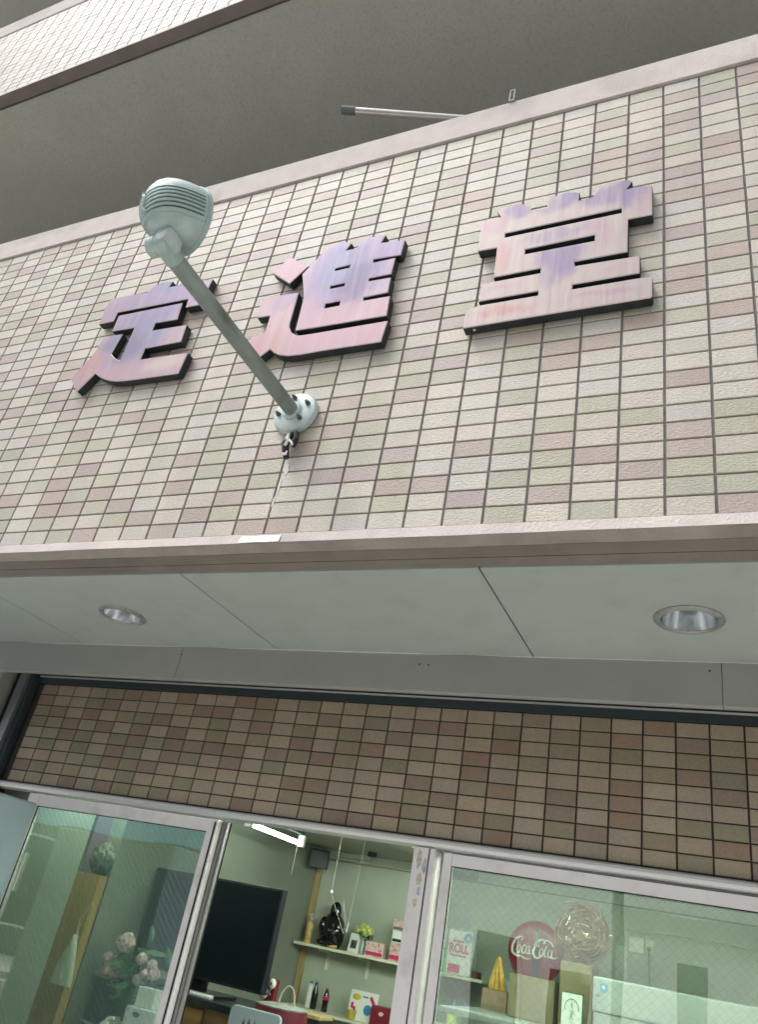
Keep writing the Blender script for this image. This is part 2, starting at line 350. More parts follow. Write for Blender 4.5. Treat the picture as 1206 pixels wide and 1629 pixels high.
def patina(name, blobs, edge, streak=0.5):
    """heat-tinted brass: soft coloured patches at fixed places on the letter (facade coordinates), streaks running down"""
    m = bpy.data.materials.new(name); m.use_nodes = True; n = m.node_tree.nodes; l = m.node_tree.links; b = n['Principled BSDF']
    ge = n.new('ShaderNodeNewGeometry')
    wn = n.new('ShaderNodeTexNoise'); wn.inputs['Scale'].default_value = 14; wn.inputs['Detail'].default_value = 5; l.new(ge.outputs['Position'], wn.inputs[0])
    wv = n.new('ShaderNodeVectorMath'); wv.operation = 'MULTIPLY_ADD'; l.new(wn.outputs['Color'], wv.inputs[0]); wv.inputs[1].default_value = (0.10, 0, 0.10); l.new(ge.outputs['Position'], wv.inputs[2])
    sv = n.new('ShaderNodeVectorMath'); sv.operation = 'SUBTRACT'; l.new(wv.outputs[0], sv.inputs[0]); sv.inputs[1].default_value = (0.05, 0, 0.05)
    rgb = n.new('ShaderNodeRGB'); rgb.outputs[0].default_value = (*edge, 1); cur = rgb.outputs[0]
    for (cx, cz, rx, rz, col, st) in blobs:
        mp = n.new('ShaderNodeVectorMath'); mp.operation = 'SUBTRACT'; l.new(sv.outputs[0], mp.inputs[0]); mp.inputs[1].default_value = (cx, 0, cz+ZO)
        mk = n.new('ShaderNodeVectorMath'); mk.operation = 'MULTIPLY'; l.new(mp.outputs[0], mk.inputs[0]); mk.inputs[1].default_value = (1/rx, 0, 1/rz)
        ln = n.new('ShaderNodeVectorMath'); ln.operation = 'LENGTH'; l.new(mk.outputs[0], ln.inputs[0])
        mr = n.new('ShaderNodeMapRange'); mr.interpolation_type = 'SMOOTHSTEP'; mr.inputs['From Min'].default_value = 1.15; mr.inputs['From Max'].default_value = 0.35
        mr.inputs['To Min'].default_value = 0; mr.inputs['To Max'].default_value = st; l.new(ln.outputs['Value'], mr.inputs[0])
        mx = n.new('ShaderNodeMixRGB'); l.new(mr.outputs[0], mx.inputs[0]); l.new(cur, mx.inputs[1]); mx.inputs[2].default_value = (*col, 1); cur = mx.outputs[0]
    st = n.new('ShaderNodeMapping'); st.inputs['Scale'].default_value = (22, 1, 2.2); l.new(ge.outputs['Position'], st.inputs[0])
    sn = n.new('ShaderNodeTexNoise'); sn.inputs['Scale'].default_value = 1.6; sn.inputs['Detail'].default_value = 3; l.new(st.outputs[0], sn.inputs[0])
    sr = n.new('ShaderNodeMapRange'); sr.inputs['From Min'].default_value = 0.48; sr.inputs['From Max'].default_value = 0.72; sr.inputs['To Max'].default_value = streak; l.new(sn.outputs[0], sr.inputs[0])
    mx = n.new('ShaderNodeMixRGB'); l.new(sr.outputs[0], mx.inputs[0]); l.new(cur, mx.inputs[1]); mx.inputs[2].default_value = (0.43, 0.40, 0.35, 1); cur = mx.outputs[0]
    fn = n.new('ShaderNodeTexNoise'); fn.inputs['Scale'].default_value = 22; fn.inputs['Detail'].default_value = 6; l.new(ge.outputs['Position'], fn.inputs[0])
    hr = n.new('ShaderNodeMapRange'); hr.inputs['From Min'].default_value = 0.3; hr.inputs['From Max'].default_value = 0.7; hr.inputs['To Min'].default_value = 0.47; hr.inputs['To Max'].default_value = 0.53; l.new(fn.outputs[0], hr.inputs[0])
    hu = n.new('ShaderNodeHueSaturation'); l.new(hr.outputs[0], hu.inputs['Hue']); l.new(cur, hu.inputs['Color'])
    l.new(hu.outputs[0], b.inputs['Base Color'])
    b.inputs['Metallic'].default_value = 0.28; b.inputs['Roughness'].default_value = 0.42; b.inputs['Specular IOR Level'].default_value = 0.3
    bp = n.new('ShaderNodeBump'); bp.inputs['Distance'].default_value = 0.0012; l.new(sn.outputs[0], bp.inputs['Height']); l.new(bp.outputs[0], b.inputs['Normal'])
    return m
PINK = (0.36, 0.245, 0.285); LIL = (0.205, 0.165, 0.275); BLU = (0.15, 0.17, 0.285); CRM = (0.42, 0.365, 0.33); SAL = (0.39, 0.215, 0.205); DRK = (0.10, 0.08, 0.145)
M['side'] = mat('letter_return', (0.035, 0.042, 0.045), 0.5, 0.4, var=0.3, scale=20)
M['edge'] = mat('letter_edge', (0.62, 0.56, 0.55), 0.45, 0.1, var=0.1)

# ---------------------------------------------------------------- ground and street (setting)
b = MB().box(-90, 90, -70, 60, -ZO-0.3, -ZO-0.12); tag(b.build('ground', mat('asphalt_ground', (0.09, 0.09, 0.09), 0.9, var=0.15)), kind='structure')
b = MB().box(-60, 60, -9.0, -3.2, -ZO-0.116, -ZO-0.10)
tag(b.build('road', mat('asphalt', (0.13, 0.13, 0.13), 0.9, var=0.2, scale=20, bump=0.003)), kind='structure')
PAV = mat('paving', (0.55, 0.53, 0.50), 0.85, var=0.1, scale=3)
b = MB().box(-60, 60, -3.2, 1.14, -ZO-0.116, -ZO); tag(b.build('pavement', PAV), kind='structure')
b = MB().box(-60, 60, -11.4, -9.0, -ZO-0.116, -ZO-0.002); tag(b.build('far_pavement', PAV), kind='structure')
b = MB().box(-60, 60, -8.7, -8.58, -ZO-0.096, -ZO-0.094).box(-60, 60, -3.7, -3.58, -ZO-0.096, -ZO-0.094)
tag(b.build('road_marking', mat('road_paint', (0.75, 0.75, 0.72), 0.7)), kind='structure')

# ---------------------------------------------------------------- the building
BL = empty('apartment_building', (0, 0.5, -ZO), 'pink and cream tiled apartment block with a shop on its ground floor', 'building')
X0, X1 = -7.5, 3.6
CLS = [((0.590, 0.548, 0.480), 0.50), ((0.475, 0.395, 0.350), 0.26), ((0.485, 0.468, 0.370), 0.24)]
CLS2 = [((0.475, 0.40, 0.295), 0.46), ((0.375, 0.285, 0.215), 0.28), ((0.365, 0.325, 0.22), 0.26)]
def tiles(mb, xa, xb, z0, rows, y, phase, cls, pz=0.0493, gx=0.0060, gz=0.0042, depth=0.0055, bev=0.0012, seed=1):
    rnd = random.Random(seed)
    k0 = math.ceil((xa-phase)/0.1); k1 = math.floor((xb-phase)/0.1)
    for r in range(rows):
        last = None
        for k in range(k0, k1):
            q = rnd.random(); acc = 0
            for ci, (c, p) in enumerate(cls):
                acc += p
                if q <= acc: break
            if ci and ci == last and rnd.random() < 0.5: ci = 0; c = cls[0][0]
            last = ci; j = rnd.uniform(0.93, 1.06); t = rnd.uniform(-0.012, 0.012)
            col = (c[0]*j+t, c[1]*j, c[2]*j-t, 1)
            xL = phase+k*0.1+gx/2+rnd.uniform(-.0004, .0004); xR = phase+(k+1)*0.1-gx/2+rnd.uniform(-.0004, .0004); zB = z0+r*pz+gz/2; zT = z0+(r+1)*pz-gz/2
            yy = y+rnd.uniform(-0.0004, 0.0004)
            vs = [(xL+bev, yy, zB+bev), (xR-bev, yy, zB+bev), (xR-bev, yy, zT-bev), (xL+bev, yy, zT-bev),
                  (xL, yy+bev, zB), (xR, yy+bev, zB), (xR, yy+bev, zT), (xL, yy+bev, zT),
                  (xL, y+depth, zB), (xR, y+depth, zB), (xR, y+depth, zT), (xL, y+depth, zT)]
            fs = [(0,1,2,3),(4,5,1,0),(5,6,2,1),(6,7,3,2),(7,4,0,3),(8,9,5,4),(9,10,6,5),(10,11,7,6),(11,8,4,7)]
            mb.add(vs, fs, 0, col)
    return mb

# first-floor parapet over the shop
PW = MB().box(X0, X1, 0.005, 0.15, -0.02, 1.535).build('parapet_wall', M['grout'], BL)
tiles(MB(), X0, X1, 0.0, 31, 0.0, 0.0, CLS, seed=3).build('tile_cladding', M['tile'], PW, label='cream, pink and olive wall tiles in straight rows')
# coping: pale mortar band and its rounded top
cp = MB()
prof = [(-0.007, 1.537), (-0.007, 1.655), (0.000, 1.667), (0.15, 1.669), (0.158, 1.66), (0.158, 1.537)]
cp.rings([[Vector((x, y, z)) for (y, z) in prof] for x in (X0-.01, X1+.01)], True)
cp.build('coping', M['mortar'], PW, recalc=True)
# lower trim: bright sloped face, rougher rib, then the underside with a drip groove
tr = MB(); prof = [(-0.006, -0.004), (-0.010, -0.036), (0.006, -0.050), (0.006, -0.004)]
def strip(prof, xa=X0-.01, xb=X1+.01, jit=0.0, n=1):
    out = MB(); rs = []
    for i in range(n+1):
        x = xa+(xb-xa)*i/n
        rs.append([Vector((x, y + jit*noise.noise(Vector((x*7, k*3.1, 1.3))), z + jit*noise.noise(Vector((x*9, k*2.2, 5.3))))) for k, (y, z) in enumerate(prof)])
    return out.rings(rs, True)
strip([(-0.005, -0.001), (-0.010, -0.030), (0.004, -0.033), (0.004, -0.001)], jit=0.0012, n=220).build('trim_face', M['mortar'], PW, recalc=True)
strip([(-0.009, -0.0315), (0.020, -0.045), (0.020, -0.034), (0.006, -0.0335)], jit=0.0012, n=220).build('trim_rib', M['mortar_rib'], PW, recalc=True)
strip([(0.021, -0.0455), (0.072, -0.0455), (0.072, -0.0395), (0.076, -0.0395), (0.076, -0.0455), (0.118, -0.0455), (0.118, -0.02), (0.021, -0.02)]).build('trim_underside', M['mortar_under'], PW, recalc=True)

# shop soffit: boards 0.907 m wide with open joints, each pierced for its downlight
sof = MB(); DL = [(-1.906, 0.415), (-0.083, 0.415)]
def panel_with_hole(mb, xa, xb, ya, yb, z, hole=None, r=0.072, mi=0):
    if not hole: mb.box(xa, xb, ya, yb, z, z+0.009, mi); return
    # outline in (x,y): reuse prism in XZ, then swap axes
    t = MB(); circ = [(hole[0]+r*math.cos(2*math.pi*k/48), hole[1]+r*math.sin(2*math.pi*k/48)) for k in range(48)]
    t.prism([[(xa, ya), (xb, ya), (xb, yb), (xa, yb)], circ], 0, 0.009)
    mb.add([(p[0], p[2], z+p[1]) for p in t.v], [f[::-1] for f in t.f], mi)
seams = [-1.440-0.907*k for k in range(6, 0, -1)] + [-1.440, -0.536, 0.371, 1.278, 2.185, 3.092]
seams = [s for s in seams if s > X0] ; seams = [X0]+seams+[X1]
for a, c in zip(seams[:-1], seams[1:]):
    h = next((d for d in DL if a < d[0] < c), None)
    panel_with_hole(sof, a+0.0026, c-0.0026, 0.119, 0.703, -0.050, h)
sof.build('soffit_boards', M['soffit'], BL, recalc=True)
MB().box(X0, X1, 0.119, 1.3, 0.09, 0.30).build('floor_slab', M['dark_recess'], BL)
MB().box(X0, X1, 0.12, 0.70, 0.084, 0.089).box(X0, X1, 0.7355, 1.139, -0.047, -0.03).build('soffit_backing', M['mortar_under'], BL)
# remove backing over the downlights by keeping it above their cans
cb = MB(); rs = []
for k in range(400):
    x = X0+0.01+(X1-X0-0.02)*k/399; t_ = max(0.0003, 0.0028+0.006*noise.noise(Vector((x*3.1, 2.2, 0))))
    rs.append([Vector((x, 0.7035-t_, -0.0503)), Vector((x, 0.7045, -0.0503)), Vector((x, 0.7045, -0.0503-t_*0.4)), Vector((x, 0.7035-t_, -0.0503-t_*0.25))])
cb.rings(rs, True)
cb.build('caulk_line', M['caulk'], BL)
dp = MB(); xs = [X0, -4.6, -1.85, -0.02+0.0, 1.8, X1]
for a, c in zip(xs[:-1], xs[1:]): dp.box(a+0.001, c-0.001, 0.705, 0.735, -0.172, -0.051, b=0.0015)
dp.build('drop_panel', M['drop'], BL)
for (x, z) in ((-0.05, -0.075), (-0.9, -0.085), (-0.87, -0.087), (-1.85, -0.08)): MB().lathe([(0.003, 0), (0.003, -0.001), (0.0015, -0.0013)], (x, 0.7045, z), 'Y', 10).build('nail_hole', M['gasket'], BL)

# shutter slot and the tiled wall over the shop windows
Y2 = 1.1415
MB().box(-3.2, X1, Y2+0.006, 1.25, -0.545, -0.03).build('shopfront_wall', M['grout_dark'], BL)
SW = BL
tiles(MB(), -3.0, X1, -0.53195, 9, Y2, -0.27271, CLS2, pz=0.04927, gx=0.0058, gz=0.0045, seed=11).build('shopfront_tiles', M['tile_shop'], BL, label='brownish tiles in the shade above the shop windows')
SS = MB().box(-3.0, X1, 1.128, 1.140, -0.0885, -0.0605).build('shutter_slot', M['slate'], BL)
MB().box(-3.0, X1, 1.122, 1.130, -0.060, -0.0545).box(-3.0, X1, 1.07, 1.078, -0.052, -0.0475).build('slot_lip', M['silver'], SS)
MB().box(-3.075, -3.030, 1.075, 1.140, -ZO, -0.06, b=0.003).build('shutter_guide', M['rail'], BL)
MB().box(-3.029, -3.006, 1.10, 1.140, -ZO, -0.06, b=0.002).build('guide_lining', M['slate'], BL)
MB().box(-7.5, -3.125, 1.02, 1.30, -ZO, -0.052).build('side_pier', M['concrete'], BL)
MB().box(-3.124, -3.08, 1.10, 1.30, -ZO, -0.05).build('pier_recess', M['gasket'], BL)

# balconies above
BS = MB().box(X0, X1, 0.151, 1.6, 0.30, 0.38).build('balcony_floor', M['concrete'], BL)
MB().box(X0, X1, 1.6, 1.8, 0.30, 9.0).build('upper_wall', M['concrete'], BL)
PU = MB().box(X0, X1, 0.005, 0.15, 3.27, 4.24).build('parapet_wall', M['grout'], BL)
tiles(MB(), X0, -1.2, 3.294, 19, 0.0, 0.0, CLS, seed=9).build('tile_cladding', M['tile'], PU)
MB().box(X0, X1, -0.006, 0.158, 4.235, 4.41, b=0.006).build('coping', M['mortar'], PU)
strip([(-0.006, 3.293), (-0.008, 3.268), (0.004, 3.268), (0.004, 3.293)]).build('trim_face', M['mortar'], PU, recalc=True)
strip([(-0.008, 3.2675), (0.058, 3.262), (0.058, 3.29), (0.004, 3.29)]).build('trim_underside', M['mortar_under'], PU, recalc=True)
strip([(0.0585, 3.255), (0.066, 3.255), (0.066, 3.29), (0.0585, 3.29)]).build('drip_edge', M['dark_recess'], PU, recalc=True)
MB().box(X0, X1, 0.067, 1.6, 3.262, 3.42).build('balcony_soffit', M['balcony_soffit'], BL)
MB().box(X0, X1, 0.0, 1.6, 6.30, 6.45).build('balcony_soffit', M['balcony_soffit'], BL)

# room behind the shop windows
RL, RR, RB, RC, RF = -2.63, 2.4, 3.6, -0.375, -ZO+0.02
MB().box(-3.4, RR+0.1, 1.2505, RB+0.1, RC, RC+0.08).build('room_ceiling', M['room_ceiling'], BL)
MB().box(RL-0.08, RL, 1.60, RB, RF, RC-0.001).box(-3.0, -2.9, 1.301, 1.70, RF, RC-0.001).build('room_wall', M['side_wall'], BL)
MB().box(RL-0.08, RR+0.1, RB, RB+0.08, RF, RC-0.001).build('room_wall', M['room_wall'], BL)
MB().box(RR, RR+0.08, 1.27, RB, RF, RC-0.001).build('room_wall', M['room_wall'], BL)
MB().box(-3.4, RR+0.1, 1.15, RB+0.1, RF-0.02, RF).build('room_floor', M['room_floor'], BL)
MB().box(-3.2, RR+0.1, 1.251, 1.27, -0.545, RC-0.001).build('room_wall', M['room_wall'], BL)
MB().box(-3.4, -2.90, 1.251, 1.30, RF, RC-0.001).build('room_wall', M['room_wall'], BL)
MB().box(RL+0.001, RR, RB-0.07, RB-0.001, RC-0.055, RC-0.002).build('ceiling_beam', M['room_ceiling'], BL)
MB().box(-1.62, -1.50, 1.28, RB-0.075, RC-0.05, RC-0.002).build('ceiling_beam', M['room_ceiling'], BL)
MB().box(RL+0.001, RL+0.035, RB-0.036, RB-0.002, RF, RC-0.06, b=0.004).build('corner_post', M['post'], BL)

# windows
HD = MB()
HD.rings([[Vector((x, y, z)) for (y, z) in ((1.160, -0.537), (1.124, -0.537), (1.114, -0.543), (1.112, -0.552), (1.116, -0.562), (1.160, -0.567))] for x in (-3.0, X1)], True)
HDR = HD.build('window_header', M['silver'], BL, recalc=True)
MB().box(-3.0, X1, 1.13, 1.24, -0.5365, -0.5325).build('header_gap', M['gasket'], BL)
# left sliding sash
def sash(xa, xb, ya, yb, zt, zb, top, st, sl, gm, name='sliding_window', label=None, gl_y=None):
    f = MB()
    f.box(xa, xa+sl, ya, yb, zb, zt, b=0.002); f.box(xb-st, xb, ya, yb, zb, zt, b=0.002)
    f.box(xa+sl+0.0005, xb-st-0.0005, ya+0.001, yb-0.001, zt-top, zt-0.001, b=0.002); f.box(xa+sl+0.0005, xb-st-0.0005, ya+0.001, yb-0.001, zb, zb+0.07, b=0.002)
    w_ = f.build(name, M['frame'], BL, label=label)
    gy = gl_y or (ya+yb)/2
    MB().box(xa+sl-0.001, xb-st+0.001, gy-0.0025, gy+0.0025, zb+0.06, zt-top+0.002).build('pane', gm, w_)
    g = MB(); t = 0.003
    g.box(xa+sl, xa+sl+t, gy-0.006, gy-0.0028, zb+0.07, zt-top); g.box(xb-st-t, xb-st, gy-0.006, gy-0.0028, zb+0.07, zt-top); g.box(xa+sl+t, xb-st-t, gy-0.006, gy-0.0028, zt-top-t, zt-top)
    g.build('gasket', M['gasket'], w_)
    return w_
W1 = sash(-2.80, -1.803, 1.138, 1.168, -0.570, -2.40, 0.046, 0.043, 0.060, M['glass_left'], label='wired glass sash at the left')
MB().box(-1.816, -1.809, 1.1355, 1.1375, -2.40, -0.580).build('stile_groove', M['gasket'], W1)
MB().box(-2.708, -2.700, 1.140, 1.149, -0.945, -0.800, b=0.002).build('white_strip', M['white'], W1)  # narrow white strip upright near the left stile
# second sash slid behind it, its stile in the shade
MB().box(-1.842, -1.797, 1.195, 1.225, -2.40, -0.574, b=0.002).build('open_sash_stile', M['frame_shade'], BL)
MB().box(-1.802, -1.790, 1.172, 1.190, -2.40, -0.571).box(-1.786, -1.779, 1.172, 1.190, -2.40, -0.571).build('track_fin', M['frame_shade'], BL)
MB().box(-1.802, -1.775, 1.1905, 1.1925, -2.40, -0.571).build('track_gap', M['gasket'], BL)
ML = MB().box(-0.994, -0.942, 1.122, 1.235, -2.45, -0.5685, b=0.002).build('mullion', M['frame'], BL)
MB().box(-0.9415, -0.9375, 1.128, 1.20, -2.45, -0.5685).build('mullion_gap', M['gasket'], ML)
MB().box(-0.937, -0.921, 1.124, 1.235, -2.45, -0.5685, b=0.0015).build('jamb', M['frame'], BL)
MB().box(-0.9205, -0.896, 1.20, 1.235, -2.45, -0.5685).build('jamb_channel', M['frame_shade'], BL)
MB().box(-0.9205, 2.3, 1.142, 1.19, -0.5705, -0.5680).build('head_channel', M['frame_shade'], BL)
def patch(mb, cx, cz, w_, h_, y, n=14, sd=0):
    lp = []
    for k in range(n):
        a = 2*math.pi*k/n; q = 1+0.35*noise.noise(Vector((math.cos(a)*1.6+sd, math.sin(a)*1.6, sd)))
        lp.append((cx+w_*q*math.cos(a), cz+h_*q*math.sin(a)))
    mb.prism([lp], y-0.0006, y-0.0001)
RA = mat('residue_pale_blue', (0.45, 0.55, 0.58), 0.7, var=0.3, scale=80); RBF = mat('residue_buff', (0.62, 0.57, 0.47), 0.8, var=0.3, scale=80)
for (cx, cz, w_, h_, sd, m_) in ((-0.950, -0.625, 0.007, 0.022, 1, RA), (-0.958, -0.70, 0.006, 0.012, 4, RA), (-0.962, -0.665, 0.010, 0.018, 7, RBF), (-0.970, -0.605, 0.008, 0.03, 9, RBF), (-0.966, -0.735, 0.008, 0.012, 3, RBF)):
    t_ = MB(); patch(t_, cx, cz, w_, h_, 1.122, 40, sd); t_.build('tape_residue', m_, ML)
W2 = sash(-0.896, 0.9, 1.144, 1.174, -0.571, -2.40, 0.038, 0.06, 0.029, M['glass_right'], label='large wired glass sash at the right')
W3 = sash(0.93, 2.3, 1.18, 1.21, -0.571, -2.40, 0.038, 0.04, 0.04, M['glass_right'])

# ---------------------------------------------------------------- sign letters
GL = {
'do': [[(-0.566, 1.066), (-0.552, 1.075), (-0.532, 1.079), (-0.507, 1.081), (-0.483, 1.072), (-0.467, 1.055), (-0.457, 1.031), (-0.414, 1.034), (-0.416, 1.059), (-0.407, 1.073), (-0.384, 1.081), (-0.358, 1.084), (-0.324, 1.07), (-0.325, 1.035), (-0.284, 1.037), (-0.28, 1.052), (-0.269, 1.074), (-0.251, 1.084), (-0.219, 1.083), (-0.19, 1.078), (-0.18, 1.069), (-0.196, 1.038), (-0.176, 1.042), (-0.127, 1.034), (-0.126, 0.913), (-0.188, 0.914), (-0.187, 0.788), (-0.324, 0.787), (-0.322, 0.771), (-0.156, 0.766), (-0.156, 0.702), (-0.324, 0.701), (-0.324, 0.685), (-0.154, 0.685), (-0.129, 0.683), (-0.125, 0.676), (-0.125, 0.614), (-0.129, 0.609), (-0.353, 0.608), (-0.614, 0.605), (-0.614, 0.657), (-0.611, 0.67), (-0.606, 0.677), (-0.574, 0.683), (-0.414, 0.684), (-0.414, 0.699), (-0.581, 0.698), (-0.579, 0.738), (-0.582, 0.764), (-0.542, 0.767), (-0.414, 0.768), (-0.414, 0.786), (-0.547, 0.783), (-0.55, 0.904), (-0.607, 0.906), (-0.609, 0.948), (-0.609, 1.002), (-0.608, 1.025), (-0.602, 1.039), (-0.579, 1.041), (-0.551, 1.036)], [(-0.531, 0.959), (-0.205, 0.964), (-0.205, 0.946), (-0.53, 0.942)], [(-0.465, 0.874), (-0.273, 0.878), (-0.273, 0.855), (-0.464, 0.855)]],
'shin_dot': [[(-1.338, 1.001), (-1.292, 1.058), (-1.275, 1.058), (-1.199, 0.996), (-1.252, 0.93)]],
'shin_sui': [[(-1.213, 0.964), (-1.17, 1.029), (-1.149, 1.067), (-1.125, 1.078), (-1.109, 1.083), (-1.087, 1.085), (-1.054, 1.067), (-1.068, 1.036), (-1.032, 1.037), (-1.021, 1.055), (-1.007, 1.069), (-0.977, 1.076), (-0.95, 1.074), (-0.932, 1.069), (-0.942, 1.037), (-0.858, 1.027), (-0.861, 0.959), (-0.955, 0.965), (-0.953, 0.95), (-0.877, 0.952), (-0.879, 0.881), (-0.953, 0.881), (-0.953, 0.869), (-0.877, 0.867), (-0.875, 0.802), (-0.955, 0.8), (-0.954, 0.787), (-0.865, 0.786), (-0.861, 0.705), (-1.104, 0.706), (-1.172, 0.708), (-1.178, 0.852)], [(-1.089, 0.959), (-1.036, 0.962), (-1.036, 0.95), (-1.088, 0.948)], [(-1.089, 0.88), (-1.037, 0.882), (-1.037, 0.869), (-1.087, 0.868)], [(-1.088, 0.803), (-1.036, 0.804), (-1.035, 0.785), (-1.087, 0.784)]],
'shin_shi': [[(-1.204, 0.88), (-1.276, 0.883), (-1.347, 0.883), (-1.338, 0.797), (-1.289, 0.795), (-1.287, 0.725), (-1.346, 0.703), (-1.36, 0.685), (-1.307, 0.623), (-1.273, 0.621), (-1.245, 0.645), (-1.226, 0.627), (-1.202, 0.614), (-1.171, 0.605), (-1.127, 0.602), (-1.057, 0.604), (-0.86, 0.603), (-0.853, 0.684), (-1.098, 0.683), (-1.142, 0.684), (-1.157, 0.686), (-1.168, 0.691), (-1.185, 0.704), (-1.198, 0.728), (-1.201, 0.746)]],
'tei_roof': [[(-2.074, 0.919), (-2.075, 0.943), (-2.081, 0.999), (-2.075, 1.046), (-2.05, 1.049), (-1.94, 1.045), (-1.895, 1.041), (-1.881, 1.055), (-1.866, 1.072), (-1.832, 1.082), (-1.787, 1.072), (-1.794, 1.045), (-1.73, 1.043), (-1.596, 1.037), (-1.608, 0.916), (-1.672, 0.916), (-1.675, 0.958), (-2.002, 0.963), (-2.003, 0.919)]],
'tei_body': [[(-1.989, 0.945), (-1.695, 0.944), (-1.688, 0.863), (-1.786, 0.866), (-1.785, 0.831), (-1.633, 0.827), (-1.629, 0.749), (-1.783, 0.747), (-1.783, 0.698), (-1.578, 0.692), (-1.585, 0.603), (-1.754, 0.606), (-1.799, 0.607), (-1.848, 0.611), (-1.882, 0.618), (-1.911, 0.629), (-1.94, 0.643), (-1.972, 0.665), (-2.022, 0.592), (-2.087, 0.659), (-2.061, 0.705), (-2.035, 0.745), (-2.021, 0.797), (-2.014, 0.838), (-2.009, 0.846), (-1.924, 0.842), (-1.937, 0.75), (-1.912, 0.727), (-1.878, 0.708), (-1.88, 0.863), (-1.986, 0.866)]],
}
def scallop(name, keys, label, m, loc):
    e = empty(name, loc, label, 'sign letter', 'raised brass letters of the shop sign')
    for k in keys:
        o = MB().prism(GL[k], -0.033, -0.004, 0, 0.0022, 1).build('stroke', [M['side'], m, M['edge']], e)
    st = MB()
    return e
m1 = patina('patina_left', [(-1.84, 0.98, .30, .13, LIL, .8), (-1.80, 1.06, .12, .06, BLU, .8), (-1.84, .82, .20, .16, BLU, .75), (-1.80, .92, .12, .06, LIL, .7), (-2.03, .72, .07, .07, SAL, .8), (-1.66, .66, .12, .05, CRM, .8), (-1.96, .80, .07, .06, LIL, .8), (-1.86, .78, .06, .09, DRK, .35)], PINK, 0.25)
m2 = patina('patina_middle', [(-1.02, .93, .24, .20, LIL, .95), (-1.06, .97, .13, .14, BLU, .7), (-0.99, .90, .08, .18, DRK, .6), (-0.92, 1.0, .12, .07, LIL, .8), (-1.04, .76, .18, .05, PINK, .6), (-1.27, .68, .09, .08, SAL, .5), (-1.25, .85, .09, .05, LIL, .5)], PINK, 0.3)
m3 = patina('patina_right', [(-.50, 1.055, .075, .05, LIL, .85), (-.33, 1.06, .06, .05, BLU, .7), (-.37, 1.05, .09, .05, LIL, .7), (-.21, 1.035, .12, .07, LIL, .9), (-.15, .97, .05, .06, PINK, .6), (-.37, .80, .075, .10, LIL, .85), (-.37, .91, .12, .025, LIL, .5), (-.57, 1.0, .05, .06, PINK, .7), (-.53, .85, .03, .08, SAL, .5), (-.26, .88, .06, .08, PINK, .5), (-.52, .655, .10, .025, SAL, .7), (-.24, .655, .10, .02, PINK, .8), (-.52, .74, .06, .02, PINK, .6), (-.22, .735, .05, .02, PINK, .3)], (0.385, 0.325, 0.315), 0.40)
scallop('sign_character', ['tei_roof', 'tei_body'], 'left sign character, half hidden by the lamp pipe, blue and pink patina', m1, (-1.83, 0, 0.59))
scallop('sign_character', ['shin_dot', 'shin_sui', 'shin_shi'], 'middle sign character with a loose square dot and violet patina', m2, (-1.10, 0, 0.60))
e3 = scallop('sign_character', ['do'], 'right sign character, the palest, streaked cream and pink', m3, (-0.37, 0, 0.605))
MB().lathe([(0.004, 0), (0.004, -0.0015), (0.002, -0.002)], (-0.585, -0.020, 0.6052), 'Z', 10).build('screw', M['silver'], e3)

# ---------------------------------------------------------------- sign floodlight on its pipe arm
AX = -1.112
FL = empty('sign_floodlight', (AX, 0, 0.39), 'pale green louvred floodlight on a mossy pipe arm over the sign', 'lamp')
fl = MB().lathe([(0.062, 0.0), (0.069, -0.003), (0.070, -0.012), (0.066, -0.020), (0.058, -0.024), (0.030, -0.025)], (-1.098, 0, 0.392), 'Y', 48)
FLG = fl.build('flange', M['verdigris_light'], FL, smooth=True, recalc=True)
for (dx, dz) in ((-0.046, -0.008), (0.030, -0.030), (-0.006, 0.046), (0.044, 0.020)):
    MB().lathe([(0.007, -0.024), (0.007, -0.031), (0.0045, -0.032), (0.0045, -0.040), (0.001, -0.041)], (-1.098+dx, 0, 0.392+dz), 'Y', 8).build('bolt', M['bolt'], FLG)
MB().lathe([(0.030, -0.022), (0.030, -0.030), (0.026, -0.034), (0.022, -0.034)], (-1.102, 0, 0.393), 'Y', 32).build('collar', M['verdigris_light'], FL, smooth=True, recalc=True)
pm = MB().tube([(-1.102-0.002*t, -0.026-t, 0.393-0.008*t) for t in [0.59*i/20 for i in range(21)]], 0.0212, 24)
pm.build('pipe_arm', M['pipe'], FL, smooth=True)
# knuckle: horizontal barrel with a seam, wing casting and stub
KX, KY, KZ = -1.108, -0.636, 0.392
kn = MB().lathe([(0.018, -0.036), (0.024, -0.032), (0.025, -0.010), (0.0238, -0.009), (0.0238, -0.006), (0.026, -0.004), (0.026, 0.016), (0.022, 0.022), (0.012, 0.024)], (KX, KY, KZ), 'X', 28)
kn.tube([(KX+0.004, KY+0.045, KZ-0.003), (KX+0.004, KY, KZ)], [0.0235, 0.024], 20)
kn.build('knuckle', M['verdigris'], FL, smooth=True, recalc=True)
wg = MB().rings([[Vector((KX+0.016+a*w_, KY-0.002+b_*d_, KZ+z)) for a, b_ in ((-1, -1), (1, -1), (1.25, 0), (1, 1), (-1, 1), (-1.25, 0))] for (w_, d_, z) in ((0.009, 0.024, -0.012), (0.015, 0.027, 0.002), (0.016, 0.023, 0.020), (0.010, 0.014, 0.036), (0.003, 0.004, 0.060))], True)
wg.build('wing_bracket', M['verdigris_light'], FL, recalc=True)
